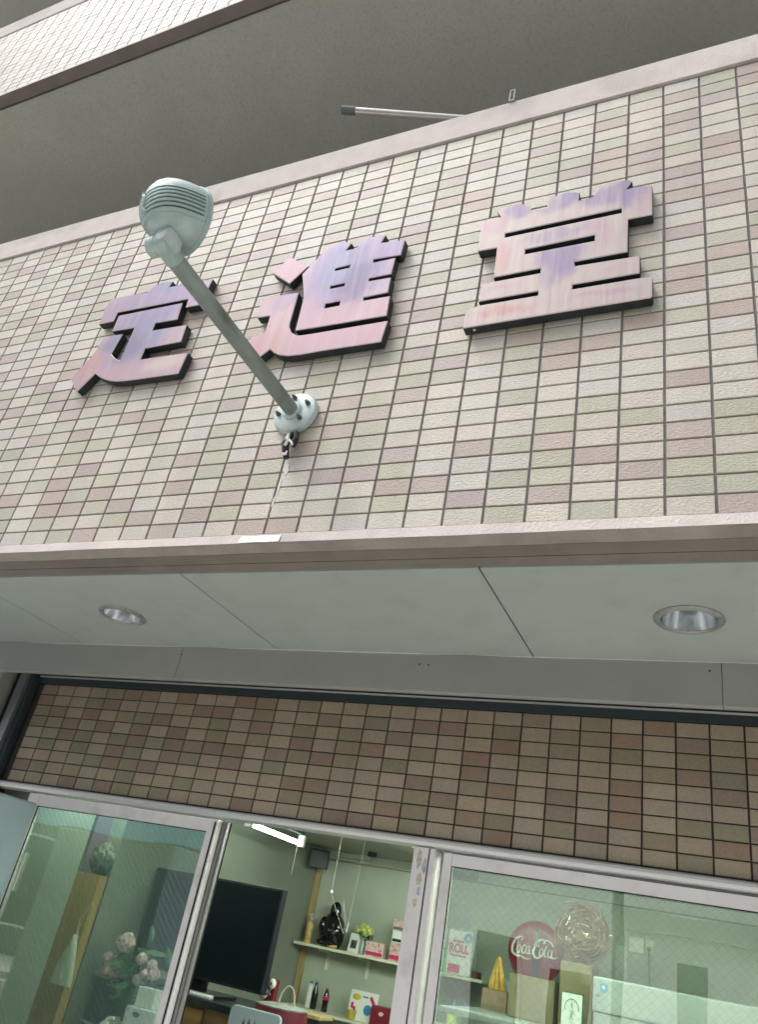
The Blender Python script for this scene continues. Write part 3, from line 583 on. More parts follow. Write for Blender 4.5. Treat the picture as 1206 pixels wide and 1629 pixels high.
# shade: deep bowl, its mouth towards the sign and a little to the right
HS = 0.80
HM = Matrix.Translation((-1.104, -0.642, 0.488)) @ Matrix.Rotation(R(-20), 4, "Z") @ Matrix.Rotation(R(19), 4, "X") @ Matrix.Diagonal((HS, HS, HS, 1))
bowl = [(0.004, -0.092), (0.028, -0.090), (0.050, -0.083), (0.068, -0.070), (0.082, -0.050), (0.091, -0.025), (0.0965, 0.005), (0.099, 0.034), (0.0995, 0.044), (0.1015, 0.045), (0.1015, 0.049), (0.1000, 0.051), (0.1015, 0.053), (0.1015, 0.060), (0.097, 0.063), (0.091, 0.063), (0.089, 0.057)]
hb = MB().lathe(bowl, (0, 0, 0), 'Y', 64); hb.v = [tuple(HM @ Vector(p)) for p in hb.v]
HB = hb.build('shade', M['verdigris'], FL, smooth=True, recalc=True, angle=30)
def rad(y):
    for (r0, y0), (r1, y1) in zip(bowl, bowl[1:]):
        if y0 <= y <= y1 and y1 > y0: return r0+(r1-r0)*(y-y0)/(y1-y0)
    return bowl[0][0]
def section(z, off, yfront, n=40):
    """horizontal cut through the bowl at height z pushed outwards by off, from one flank round the back to the other"""
    pts = []
    ylo = min(y for y in [i*0.0005-0.092 for i in range(300)] if rad(y) > abs(z)+0.0005)
    for s_ in range(-n, n+1):
        t = abs(s_)/n; y = ylo+(yfront-ylo)*(t**1.8); rr = rad(y); xx = math.sqrt(max(0, rr*rr-z*z))*(1 if s_ > 0 else -1)
        pts.append((xx, y))
    out = []
    for i, (xx, y) in enumerate(pts):
        a = pts[max(0, i-1)]; c = pts[min(len(pts)-1, i+1)]; tx, ty = c[0]-a[0], c[1]-a[1]; L_ = math.hypot(tx, ty) or 1
        out.append(Vector((xx+ty/L_*off, y-tx/L_*off, z)))
    return out
def band(zs, offs, y0):
    rows = [section(z, o, y0) for z, o in zip(zs, offs)]; k = len(rows[0]); vs = [tuple(HM @ p) for r in rows for p in r]
    return vs, [(i*k+j, i*k+j+1, (i+1)*k+j+1, (i+1)*k+j) for i in range(len(rows)-1) for j in range(k-1)]
vs, fs = band([-0.054, -0.053, -0.0445, -0.043], [-0.001, 0.0065, 0.0065, -0.001], 0.041)
LV = MB().add(vs, fs).build('louvre_frame', M['verdigris'], HB, smooth=True, recalc=True)
z = -0.039
for k in range(6):
    vs, fs = band([z, z+0.0008, z+0.0066, z+0.0076], [-0.001, 0.0052, 0.0046, -0.001], 0.034); MB().add(vs, fs).build('louvre', M['verdigris'], HB, smooth=True, recalc=True); z += 0.0112
vs, fs = band([-0.0425, -0.03, -0.015, 0.0, 0.01, z-0.003], [0.0012]*6, 0.033); MB().add(vs, fs).build('louvre_gap', M['vent_dark'], HB)
def rib(pts, r_): MB().tube(pts, r_, 8).build('louvre_rib', M['verdigris'], HB, smooth=True)
pts = []
for zz in [-0.042+i*(z+0.040)/8 for i in range(9)]:
    sct = section(zz, 0.003, 0.034); pts.append(tuple(HM @ sct[len(sct)//2]))
rib(pts, 0.0055)
for side in (0, -1): rib([tuple(HM @ section(zz, 0.002, 0.038)[side]) for zz in [-0.046+i*(z+0.044)/8 for i in range(9)]], 0.0045)
lens = MB().lathe([(0.089, 0.060), (0.070, 0.066), (0.040, 0.071), (0.002, 0.073)], (0, 0, 0), 'Y', 40); lens.v = [tuple(HM @ Vector(p)) for p in lens.v]
lens.build('lens', M['jar'], HB, smooth=True, recalc=True)

# cable ends poking out under the flange
CE = empty('cable_end', (-1.085, 0, 0.225), 'taped black cable ends with white ties under the lamp flange', 'cable')
MB().tube([(-1.086, -0.004, 0.325), (-1.092, -0.018, 0.305), (-1.094, -0.024, 0.275), (-1.087, -0.020, 0.248), (-1.083, -0.014, 0.232)], [0.006, 0.010, 0.0115, 0.010, 0.008], 10).tube([(-1.078, -0.004, 0.325), (-1.070, -0.020, 0.312), (-1.064, -0.022, 0.290), (-1.072, -0.016, 0.268)], [0.005, 0.007, 0.008, 0.006], 10).build('cable', M['black'], CE, smooth=True)
MB().tube([(-1.083, -0.036, 0.300), (-1.078, -0.037, 0.278), (-1.085, -0.035, 0.262)], 0.004, 8).tube([(-1.080, -0.034, 0.285), (-1.058, -0.044, 0.262), (-1.052, -0.046, 0.252)], [0.003, 0.0035, 0.002], 8).box(-1.092, -1.078, -0.028, -0.024, 0.236, 0.250, b=0.001).build('tie', M['white'], CE, smooth=True)
st = MB()
for (cx, cz, w_, h_, sd) in ((-1.083, 0.205, 0.007, 0.018, 1), (-1.092, 0.150, 0.004, 0.026, 5), (-1.097, 0.10, 0.003, 0.018, 8)): patch(st, cx, cz, w_, h_, -0.0006, sd=sd)
tag(st.build('caulk_smear', M['streak']), 'thin white smear running down the tiles under the cable ends', 'stain')

# laundry pole and clip on the balcony, tape on the trim
LP = empty('laundry_pole', (-1.3, 0.4, 0.39), 'aluminium laundry pole with a grey end cap leaning over the balcony', 'pole')
p0 = Vector((-1.452, 0.18, 2.276)); p1 = Vector((-0.985, 0.33, 2.239)); dv = (p1-p0).normalized()
MB().tube([p0, p0+dv*2.4], 0.016, 20).build('tube', M['pole'], LP, smooth=True)
MB().tube([p0-dv*0.010, p0-dv*0.008, p0+dv*0.055, p0+dv*0.056], [0.013, 0.0185, 0.0185, 0.016], 20).build('end_cap', M['polecap'], LP, smooth=True)
ck = MB()
ck.box(-0.594, -0.574, -0.013, -0.008, 1.655, 1.662, b=.001).box(-0.594, -0.589, -0.013, -0.008, 1.6625, 1.712, b=.001).box(-0.579, -0.574, -0.013, -0.008, 1.6625, 1.712, b=.001).box(-0.594, -0.574, -0.013, -0.008, 1.7125, 1.719, b=.001)
ck.box(-0.5885, -0.5795, -0.0078, 0.03, 1.670, 1.6725)
tag(ck.build('wire_clip', M['zinc']), 'small zinc loop clip standing on the parapet edge', 'clip')
tt = MB(); n_ = 24
pts = [(-1.161+0.124*i/n_, -0.0125-0.001*noise.noise(Vector((i*.4, 2, 0)))) for i in range(n_+1)]
vs = []
for i, (x_, y_) in enumerate(pts): vs += [(x_, y_-0.0015, -0.030+0.0008*noise.noise(Vector((i*.6, 0, 0)))), (x_, y_+0.0035, -0.0085+0.001*noise.noise(Vector((i*.5, 9, 0))))]
fs = [(2*i, 2*i+2, 2*i+3, 2*i+1) for i in range(n_)]; k = len(vs)
tt.add(vs+[(v[0], v[1]+0.0008, v[2]) for v in vs], fs+[tuple(j+k for j in f[::-1]) for f in fs])
tag(tt.build('tape_strip', M['tape']), 'torn strip of silvery tape stuck on the trim below the tiles', 'tape')

# downlights
def downlight(x_, y_):
    e = empty('downlight', (x_, y_, -0.05), 'unlit round downlight in the soffit', 'ceiling light', 'recessed downlights in the shop soffit')
    MB().lathe([(0.0715, 0.002), (0.083, 0.000), (0.0835, -0.003), (0.080, -0.006), (0.069, -0.008), (0.066, -0.005), (0.066, 0.002)], (x_, y_, -0.05), 'Z', 56, cap=False).build('trim_ring', M['ring'], e, smooth=True)
    MB().lathe([(0.0655, -0.004), (0.060, 0.020), (0.052, 0.050), (0.045, 0.075), (0.040, 0.080), (0.002, 0.081)], (x_, y_, -0.05), 'Z', 48, cap=False).build('reflector', M['reflector'], e, smooth=True)
    MB().lathe([(0.002, 0.028), (0.014, 0.030), (0.021, 0.040), (0.021, 0.052), (0.014, 0.066), (0.014, 0.079)], (x_, y_, -0.05), 'Z', 24, cap=False).build('bulb', M['bulb'], e, smooth=True)
    return e
d0 = downlight(*DL[1]); d0['label'] = 'round downlight near the right edge, the larger one in view'
d1 = d0.copy(); COL.objects.link(d1); d1.location.x = DL[0][0]; d1['label'] = 'round downlight at the left of the soffit, the smaller one'
for ch in list(d0.children):
    c_ = ch.copy(); COL.objects.link(c_); c_.parent = d1

# ---------------------------------------------------------------- things behind the glass
CB = empty('steel_cabinet', (-2.65, 0.4, -ZO), 'tall pale blue-grey steel cabinet standing at the left edge', 'cabinet')
MB().box(-3.0, -2.30, 0.022, 0.727, -ZO+0.06, -0.652, b=0.006).build('body', M['cabinet_paint'], CB)
MB().box(-2.99, -2.31, 0.0, 0.020, -ZO+0.10, -0.67, b=0.004).build('door', M['cabinet_paint'], CB)
MB().box(-2.97, -2.33, 0.03, 0.70, -ZO, -ZO+0.059).build('plinth', M['slate'], CB)

def tube_lamp(label, x0, x1, y0, y1, tz, m, cord=False):
    e = empty('room_or_fill_lamp', ((x0+x1)/2, (y0+y1)/2, RC), label, 'lamp'); cx, cy = (x0+x1)/2, (y0+y1)/2
    if y1-y0 > x1-x0:
        MB().box(cx-0.012, cx+0.012, y0-0.02, y1+0.02, RC-0.03, RC-0.001, b=0.004).build('housing', M['slate'], e)
        MB().tube([(cx, y0, tz), (cx, y1, tz)], 0.0125, 16).build('tube', m, e, smooth=True)
        for y_ in (y0-0.013, y1+0.013): MB().box(cx-0.02, cx+0.02, y_-0.012, y_+0.012, tz-0.018, RC-0.0305, b=0.003).build('socket', M['white'], e)
    else:
        MB().box(x0-0.04, x1+0.04, cy-0.045, cy+0.045, RC-0.03, RC-0.001, b=0.004).build('housing', M['white'], e)
        MB().tube([(x0, cy, tz), (x1, cy, tz)], 0.0165, 16).build('tube', m, e, smooth=True)
        for x_ in (x0-0.013, x1+0.013): MB().box(x_-0.012, x_+0.012, cy-0.02, cy+0.02, tz-0.018, RC-0.0305, b=0.003).build('socket', M['white'], e)
    if cord: MB().tube([(cx+0.03, cy+0.2, RC-0.031), (cx+0.03, cy+0.2, -0.62)], 0.0016, 6).build('pull_cord', M['cord'], e)
tube_lamp('lit fluorescent tube under the shop ceiling, near the corner', -2.317, -2.297, 2.14, 2.694, -0.450, M['tube'], True)
tube_lamp('long unseen fill tube added just inside the right sash', -1.0, 0.8, 1.53, 1.55, -0.430, M['fill_strong'])  # added out of view to brighten the goods on the right
tube_lamp('short unseen fill tube added just inside the left sash', -2.80, -2.00, 1.365, 1.385, -0.430, M['fill_mid'])  # added out of view to light the frosted sheet and cupboard
tube_lamp('long unseen fill tube added across the middle of the room', -1.75, -0.55, 2.02, 2.04, -0.425, M['fill_strong'])  # added out of view to brighten the back wall

# television on its chest
TV = empty('television', (-2.24, 1.95, -1.16), 'large black flat television on a low chest', 'television')
MB().box(-2.615, -1.895, 1.90, 1.945, -1.142, -0.732, b=0.004).build('casing', M['black'], TV)
MB().box(-2.605, -1.905, 1.8975, 1.8995, -1.130, -0.742).build('screen', M['screen'], TV)
MB().box(-2.30, -2.20, 1.92, 1.95, -1.185, -1.1425).box(-2.40, -2.10, 1.85, 2.05, -1.196, -1.1855).build('stand', M['black'], TV)
CH = empty('chest_of_drawers', (-2.26, 1.95, -ZO+.02), 'brown wooden chest of drawers under the television', 'chest')
MB().box(-2.60, -1.78, 1.80, 2.24, -ZO+.02, -1.225, b=0.003).build('body', M['drawer'], CH)
MB().box(-2.61, -1.77, 1.77, 2.25, -1.2245, -1.197, b=0.003).build('top', M['black'], CH)
for zz in (-1.40, -1.58):
    d_ = MB().box(-2.38, -2.085, 1.785, 1.799, zz, zz+0.165, b=0.003).build('drawer', M['drawer'], CH)
    MB().tube([(-2.27, 1.784, zz+0.115), (-2.265, 1.772, zz+0.10), (-2.215, 1.772, zz+0.10), (-2.21, 1.784, zz+0.115)], 0.004, 8).build('handle', M['bolt'], d_, smooth=True)
tag(MB().box(-2.26, -2.08, 1.80, 1.835, -1.1965, -1.180, b=0.005).build('remote_bar', M['silver']), 'thin silver bar lying in front of the television', 'remote')
tag(MB().box(-2.00, -1.70, 2.10, 2.24, -1.1965, -1.182, b=0.002).build('bamboo_board', M['post']), 'thin yellowish board on the chest behind the red bag', 'board')
ORN = empty('ornament', (-2.01, 2.2, -1.18), 'small red and white ornament beside the television', 'ornament')
MB().box(-2.035, -1.985, 2.17, 2.21, -1.1815, -1.09, b=0.004).build('base', M['red'], ORN)
MB().blob((-1.997, 2.16, -1.108), (0.019, 0.012, 0.021), 16, 10).blob((-2.028, 2.155, -1.152), (0.019, 0.012, 0.022), 16, 10).build('disc', M['white'], ORN, smooth=True)
MB().blob((-1.996, 2.1475, -1.108), (0.006, 0.003, 0.006), 10, 6).tube([(-2.015, 2.146, -1.13), (-1.988, 2.146, -1.152)], 0.004, 6).tube([(-1.99, 2.146, -1.13), (-2.012, 2.146, -1.155)], 0.004, 6).build('mark', M['grey_print'], ORN, smooth=True)

# red round bag with an arched handle, grey chair back
BG = empty('lidded_basket', (-1.79, 1.9, -1.30), 'round red basket with an arched white handle', 'basket')
MB().lathe([(0.092, 0.0), (0.102, 0.01), (0.106, 0.085), (0.102, 0.125)], (-1.655, 1.66, -1.272), 'Z', 40).build('body', M['red'], BG, smooth=True, recalc=True)
MB().lathe([(0.101, 0.1255), (0.103, 0.130), (0.060, 0.137), (0.002, 0.138)], (-1.655, 1.66, -1.272), 'Z', 40).build('lid', M['ring'], BG, smooth=True, recalc=True)
MB().tube([(-1.638+0.034*math.cos(a), 1.66, -1.137+0.066*math.sin(a)) for a in [math.pi*i/16 for i in range(17)]], 0.0032, 8).build('handle', M['cord'], BG, smooth=True)
CR = empty('chair', (-1.672, 1.55, -ZO+.02), 'grey-blue moulded chair with slotted backrest seen through the doorway', 'chair')
def rrect(x0, x1, z0, z1, r, n=6):
    out = []
    for (cx, cz, a0) in ((x1-r, z1-r, 0), (x0+r, z1-r, 90), (x0+r, z0+r, 180), (x1-r, z0+r, 270)):
        out += [(cx+r*math.cos(R(a0+90*k/n)), cz+r*math.sin(R(a0+90*k/n))) for k in range(n+1)]
    return out
holes = [[(-1.722+k*0.024, -1.212), (-1.713+k*0.024, -1.190), (-1.705+k*0.024, -1.212), (-1.707+k*0.024, -1.222), (-1.720+k*0.024, -1.222)] for k in range(3)]
MB().prism([rrect(-1.777, -1.557, -1.60, -1.157, 0.022)]+holes, 1.49, 1.502, 0, 0.003).build('backrest', M['chair'], CR)
MB().box(-1.772, -1.562, 1.50, 1.86, -2.06, -2.04, b=0.004).build('seat', M['chair'], CR)
for (x_, y_) in ((-1.762, 1.51), (-1.572, 1.51), (-1.762, 1.85), (-1.572, 1.85)):
    MB().tube([(x_, y_, -ZO+.02), (x_, y_, -2.061)], 0.010, 10).build('leg', M['silver'], CR, smooth=True)
MB().tube([(-1.762, 1.507, -2.05), (-1.762, 1.510, -1.59)], 0.009, 10).tube([(-1.572, 1.507, -2.05), (-1.572, 1.510, -1.59)], 0.009, 10).build('back_frame', M['silver'], CR, smooth=True)

# wall shelves at the back
S1 = empty('wall_shelf', (-2.2, 3.5, -0.95), 'upper white wall shelf with the black statue on it', 'shelf')
MB().box(-2.60, -1.70, 3.40, 3.598, -0.950, -0.934, b=0.002).build('board', M['shelf'], S1)
for x_ in (-2.44, -2.16, -1.78): MB().box(x_-0.008, x_+0.008, 3.586, 3.599, -1.06, -0.951).box(x_-0.006, x_+0.006, 3.45, 3.5855, -0.965, -0.951).build('bracket', M['shelf'], S1)
S2 = empty('wall_shelf', (-2.2, 3.5, -1.28), 'lower white wall shelf with bottles and a picture card', 'shelf')
MB().box(-2.59, -1.70, 3.36, 3.598, -1.282, -1.266, b=0.002).build('board', M['shelf'], S2)
for x_ in (-2.44, -2.16): MB().box(x_-0.006, x_+0.006, 3.586, 3.599, -1.38, -1.283).build('bracket', M['shelf'], S2)
S3 = empty('wall_shelf', (-1.46, 3.4, -0.95), 'short shelf behind the right sash holding the paper roll pack', 'shelf')
MB().box(-1.66, -1.332, 3.24, 3.598, -0.950, -0.935, b=0.002).build('board', M['shelf'], S3)
TOPS1 = -0.934
# black seated figure: hooded head, round shoulders and belly, folded arms
ST = empty('statue', (-2.385, 3.47, TOPS1), 'glossy black seated figurine on the upper shelf', 'statue')
sb = MB()
sb.lathe([(0.062, 0.0), (0.070, 0.012), (0.080, 0.045), (0.084, 0.085), (0.082, 0.118), (0.070, 0.150), (0.050, 0.172), (0.036, 0.185), (0.036, 0.205), (0.034, 0.225), (0.026, 0.243), (0.012, 0.254), (0.002, 0.257)], (-2.388, 3.478, TOPS1+0.001), 'Z', 36)
sb.v = [(p[0], 3.478+(p[1]-3.478)*0.75, p[2]) for p in sb.v]
sb.build('body', M['black_gloss'], ST, smooth=True, recalc=True)
sf = MB(); sf.blob((-2.388, 3.428, TOPS1+0.085), (0.048, 0.032, 0.045), 20, 12); sf.blob((-2.442, 3.448, TOPS1+0.11), (0.028, 0.03, 0.055), 14, 10).blob((-2.334, 3.448, TOPS1+0.11), (0.028, 0.03, 0.055), 14, 10)
sf.blob((-2.42, 3.43, TOPS1+0.024), (0.042, 0.035, 0.022), 14, 8).blob((-2.355, 3.43, TOPS1+0.024), (0.042, 0.035, 0.022), 14, 8); sf.blob((-2.388, 3.446, TOPS1+0.205), (0.022, 0.016, 0.022), 14, 10)
sf.tube([(-2.447, 3.43, TOPS1+0.10), (-2.42, 3.40, TOPS1+0.075), (-2.388, 3.392, TOPS1+0.075), (-2.35, 3.405, TOPS1+0.08), (-2.33, 3.43, TOPS1+0.10)], [0.016, 0.014, 0.012, 0.014, 0.016], 10)
sf.build('belly_and_arms', M['black_gloss'], ST, smooth=True)
tag(MB().blob((-2.345, 3.42, TOPS1+0.0115), (0.035, 0.02, 0.011), 12, 8, 0.3, 4).build('dried_bundle', M['carved'], smooth=True), 'small straw coloured bundle at the foot of the black statue', 'ornament')
FG = empty('carved_figure', (-2.54, 3.47, TOPS1), 'tall slender carved wooden figure at the left end of the shelf', 'figurine')
MB().lathe([(0.022, 0.0), (0.024, 0.01), (0.017, 0.02), (0.020, 0.06), (0.024, 0.09), (0.016, 0.118), (0.008, 0.124)], (-2.545, 3.47, TOPS1+0.001), 'Z', 20).build('robe', M['carved'], FG, smooth=True, recalc=True)
MB().blob((-2.545, 3.468, TOPS1+0.137), (0.013, 0.013, 0.016), 14, 10).box(-2.562, -2.528, 3.46, 3.48, TOPS1+0.153, TOPS1+0.166, b=0.003).build('head', M['cord'], FG, smooth=True)
# photo frame leaning
PF = empty('photo_frame', (-2.21, 3.42, TOPS1), 'white photo frame with a dark picture leaning on the upper shelf', 'picture')
RM = Matrix.Translation((-2.208, 3.43, TOPS1+0.001)) @ Matrix.Rotation(R(-12), 4, 'X')
MB().box(-0.036, 0.036, 0, 0.008, 0, 0.105, M=RM, b=0.002).build('frame', M['white'], PF)
MB().box(-0.022, 0.018, -0.0015, -0.0002, 0.022, 0.068, M=RM).build('picture', M['grey_print'], PF)
MB().box(-0.014, -0.004, -0.0026, -0.0016, 0.030, 0.062, M=RM).box(0.002, 0.010, -0.0026, -0.0016, 0.028, 0.056, M=RM).build('figures', M['black'], PF)
def bouquet(mb, c, R0, n, pr, sd, squash=0.7):
    rn = random.Random(sd)
    for k in range(n):
        d = Vector((rn.gauss(0, 1), rn.gauss(0, 1), rn.gauss(0, 1))).normalized(); p = Vector(c)+Vector((d.x*R0, d.y*R0, d.z*R0*squash))*rn.uniform(0.5, 1)
        a = d.orthogonal().normalized(); a.rotate(Matrix.Rotation(rn.uniform(0, 6.28), 3, d)); b_ = d.cross(a)
        s_ = pr*rn.uniform(0.7, 1.3); l1 = p-a*s_; l2 = p+a*s_; t1 = p+b_*s_*0.8+d*s_*0.5; t2 = p-b_*s_*0.8+d*s_*0.5
        mb.add([l1, t2, l2, t1, p+d*s_*0.25], [(0, 1, 4), (1, 2, 4), (2, 3, 4), (3, 0, 4)])
VS = empty('flower_vase', (-2.16, 3.46, TOPS1), 'clear vase of yellow-green flowers on the upper shelf', 'vase')
MB().lathe([(0.022, 0.0), (0.026, 0.004), (0.024, 0.05), (0.020, 0.075), (0.026, 0.09)], (-2.160, 3.46, TOPS1+0.001), 'Z', 24).build('vase', M['jar'], VS, smooth=True)
fm = MB()
for (dx, dz, q) in ((-0.035, 0.130, 1), (0.0, 0.150, 2), (0.038, 0.128, 3), (0.01, 0.115, 4), (-0.012, 0.135, 5)): bouquet(fm, (-2.160+dx, 3.45, TOPS1+dz), 0.026, 60, 0.010, q)
fm.build('blossoms', M['petal_yellow'], VS)
lf = MB(); bouquet(lf, (-2.160, 3.465, TOPS1+0.10), 0.045, 40, 0.014, 6); lf.build('leaves', M['leaf'], VS)
def printed_box(name, label, x0, x1, y0, y1, z0, z1, m, m2, ang=0, cat='box'):
    e = empty(name, ((x0+x1)/2, (y0+y1)/2, z0), label, cat)
    RM_ = Matrix.Translation(((x0+x1)/2, (y0+y1)/2, z0+0.001)) @ Matrix.Rotation(R(ang), 4, 'Z')
    w_ = (x1-x0)/2; d_ = (y1-y0)/2; h_ = z1-z0-0.001
    MB().box(-w_, w_, -d_, d_, 0, h_, M=RM_, b=0.0015).build('carton', m, e)
    MB().box(-w_*0.9, w_*0.9, -d_-0.0012, -d_-0.0002, h_*0.08, h_*0.32, M=RM_).build('print_band', m2, e)
    return e
printed_box('gift_box', 'low red and white patterned box beside the flower vase', -2.125, -2.01, 3.42, 3.50, TOPS1, TOPS1+0.078, M['pattern'], M['crimson'], 8)
zz = TOPS1
for i, (h_, lb, mm, m2) in enumerate(((0.095, 'lowest red and white packet of the stack at the shelf end', M['pattern'], M['crimson']), (0.065, 'middle white packet of the stack at the shelf end', M['white_paper'], M['black']), (0.058, 'topmost patterned packet of the stack at the shelf end', M['pattern'], M['grey_print']))):
    printed_box('snack_packet', lb, -1.962, -1.885, 3.42, 3.49, zz, zz+h_, mm, m2, (-6, 5, -3)[i], 'packet'); zz += h_+0.0008
# lower shelf
T2 = -1.266
def bottle(name, label, x_, y_, prof, m, capm, caph, lm=None, lz=None):
    e = empty(name, (x_, y_, T2), label, 'bottle')
    MB().lathe([(r_, h_) for r_, h_ in prof], (x_, y_, T2+0.001), 'Z', 20).build('body', m, e, smooth=True, recalc=True)
    r_, h_ = prof[-1]; MB().lathe([(r_+0.002, h_+0.0005), (r_+0.002, h_+caph), (r_, h_+caph+0.001)], (x_, y_, T2+0.001), 'Z', 16).build('cap', capm, e, smooth=True)
    if lm:
        rr = max(q[0] for q in prof)
        MB().lathe([(rr+0.0008, lz[0]), (rr+0.0008, lz[1])], (x_, y_, T2+0.001), 'Z', 20, cap=False).build('label_wrap', lm, e, smooth=True)
bottle('bottle', 'white plastic bottle with a blue cap, leftmost on the lower shelf', -2.452, 3.46, [(0.019, 0), (0.021, 0.004), (0.021, 0.10), (0.016, 0.118), (0.009, 0.125)], M['white'], M['blue_print'], 0.012)
bottle('bottle', 'dark green glass bottle, middle of the three on the lower shelf', -2.412, 3.45, [(0.017, 0), (0.019, 0.004), (0.019, 0.085), (0.009, 0.118), (0.008, 0.138)], M['black_gloss'], M['jar'], 0.008)
bottle('bottle', 'cola bottle with red label, rightmost of the three on the lower shelf', -2.335, 3.45, [(0.017, 0), (0.019, 0.005), (0.0165, 0.035), (0.019, 0.065), (0.013, 0.095), (0.008, 0.11)], M['black_gloss'], M['red'], 0.008, M['crimson'], (0.060, 0.078))
PC = empty('picture_card', (-2.08, 3.42, T2), 'white card with yellow, blue and red drawings on the lower shelf', 'card')
RM = Matrix.Translation((-2.083, 3.42, T2+0.001)) @ Matrix.Rotation(R(-9), 4, 'X')
MB().box(-0.088, 0.088, 0, 0.003, 0, 0.150, M=RM).build('card', M['white_paper'], PC)
def disc(mb, cx, cz, rx, rz, y, M_=None, n=24, th=0.0008):
    lp = [(cx+rx*math.cos(2*math.pi*k/n), cz+rz*math.sin(2*math.pi*k/n)) for k in range(n)]
    t = MB().prism([lp], y-th, y); t.v = [tuple(M_ @ Vector(p)) for p in t.v] if M_ else t.v; mb.add(t.v, t.f)
q = MB(); disc(q, -0.048, 0.115, 0.028, 0.016, -0.0003, RM); q.build('yellow_mark', M['yellow_print'], PC)
q = MB(); disc(q, 0.035, 0.060, 0.026, 0.027, -0.0003, RM); q.build('blue_mark', M['blue_print'], PC); q = MB(); q.box(-0.010, 0.025, -0.0011, -0.0003, 0.118, 0.126, M=RM); q.build('blue_mark', M['blue_print'], PC)
RM2 = RM @ Matrix.Translation((0.060, 0, 0.105)) @ Matrix.Rotation(R(-40), 4, 'Y')
q = MB().box(-0.009, 0.009, -0.0020, -0.0012, -0.02, 0.03, M=RM2); q.build('red_mark', M['crimson'], PC); q = MB().box(-0.075, -0.060, -0.0011, -0.0003, 0.055, 0.085, M=RM).build('red_mark', M['crimson'], PC)
q = MB(); disc(q, -0.052, 0.058, 0.010, 0.009, -0.0003, RM); disc(q, -0.047, 0.042, 0.012, 0.009, -0.0013, RM); q.build('red_drawing', M['crimson'], PC)
RB_ = empty('letter_box', (-1.91, 3.38, T2), 'dark red box with faint pale lettering at the right of the lower shelf', 'box')
MB().box(-2.0, -1.80, 3.365, 3.45, T2+0.001, T2+0.098, b=0.002).build('carton', M['cokered'], RB_)
q = MB(); patch(q, -1.935, T2+0.062, 0.016, 0.009, 3.3645, 30, 5); q.build('pale_print', M['petal'], RB_)
CU = empty('small_cup', (-2.07, 3.38, T2), 'small olive yellow cup in front of the picture card', 'cup')
MB().lathe([(0.018, 0), (0.023, 0.003), (0.026, 0.048), (0.023, 0.048), (0.020, 0.006), (0.001, 0.005)], (-2.125, 3.385, T2+0.001), 'Z', 20).build('cup', M['yellow_print'], CU, smooth=True, recalc=True)

# speaker, cords, curtain pipe
SK = empty('wall_speaker', (-2.55, 3.4, -0.50), 'small black loudspeaker hung high in the corner of the room', 'loudspeaker')
RM = Matrix.Translation((-2.535, 3.40, -0.452)) @ Matrix.Rotation(R(24), 4, 'Z') @ Matrix.Rotation(R(8), 4, 'X')
MB().box(-0.062, 0.062, -0.045, 0.045, -0.055, 0.055, M=RM, b=0.004).build('cabinet', M['black'], SK)
MB().box(-0.055, 0.055, -0.050, -0.0455, -0.048, 0.048, M=RM).build('grille', M['vent_dark'], SK)
MB().tube([(-2.53, 3.43, -0.41), (-2.56, 3.55, -0.40), (-2.56, 3.595, -0.40)], 0.008, 8).build('bracket', M['black'], SK)
SR = empty('pull_string', (-1.93, 2.4, -0.6), 'white pull string with a bead and a loop hanging in front of the statue', 'cord')
MB().tube([(-1.905, 2.4, RC-0.002), (-1.906, 2.4, -0.67)], 0.0012, 6).tube([(-1.905, 2.4, -0.69), (-1.86, 2.4, -0.76), (-1.800, 2.4, -0.853), (-1.80, 2.40, -0.80), (-1.83, 2.40, -0.72)], 0.0010, 6).build('string', M['cord'], SR, smooth=True)
MB().blob((-1.906, 2.4, -0.680), (0.008, 0.008, 0.009), 12, 8).build('bead', M['white'], SR, smooth=True)
tag(MB().tube([(-1.955, 2.8, RC-0.002), (-1.962, 2.8, -0.60), (-1.970, 2.8, -0.79)], 0.0010, 6).tube([(-1.970, 2.8, -0.7905), (-1.974, 2.8, -0.84)], 0.005, 8).build('pull_string', M['cord'], smooth=True), 'thin pale string with a stick end, right of the beaded string', 'cord')
CP = empty('curtain_pipe', (-2.27, 3.3, -0.43), 'thin dark pipe hung below the ceiling at the back wall', 'pipe')
MB().tube([(-2.414, 3.3, -0.43), (-2.125, 3.3, -0.43), (-2.125, 3.3, -0.405)], 0.005, 8).build('pipe', M['frame_shade'], CP, smooth=True)
MB().box(-2.145, -2.10, 3.28, 3.32, -0.404, RC-0.002, b=0.003).build('mount', M['black'], CP)

# left sash: wooden cupboard, wrapped bag, whisk, flowers, tissue boxes
WC = empty('plywood_cupboard', (-2.66, 1.5, -ZO+.02), 'tall yellowish plywood cupboard side behind the left sash', 'cupboard')
MB().box(-2.78, -2.595, 1.50, 1.55, -ZO+.02, -0.823, b=0.002).build('panel', M['wood'], WC)
tag(MB().add([(-2.899, 1.286, -ZO+.02), (-2.535, 1.286, -ZO+.02), (-2.535, 1.286, -0.56), (-2.899, 1.286, -0.56)], [(0, 1, 2, 3)]).build('frosted_sheet', M['partition']), 'pale green frosted sheet hanging just behind the left sash', 'screen')
WB = empty('wrapped_bag', (-2.64, 1.5, -0.823), 'crumpled clear plastic bag on top of the plywood cupboard', 'bag')
MB().blob((-2.635, 1.525, -0.757), (0.060, 0.04, 0.066), 40, 28, 0.22, 4.5, seed=3).build('plastic', mat('milky_plastic', (0.17, 0.175, 0.16), 0.3, var=0.75, scale=26, coat=0.6, bump=0.004, bscale=30), WB, smooth=True)
MB().blob((-2.600, 1.515, -0.79), (0.022, 0.028, 0.032), 16, 12, 0.3, 3).build('contents', M['slate'], WB, smooth=True)
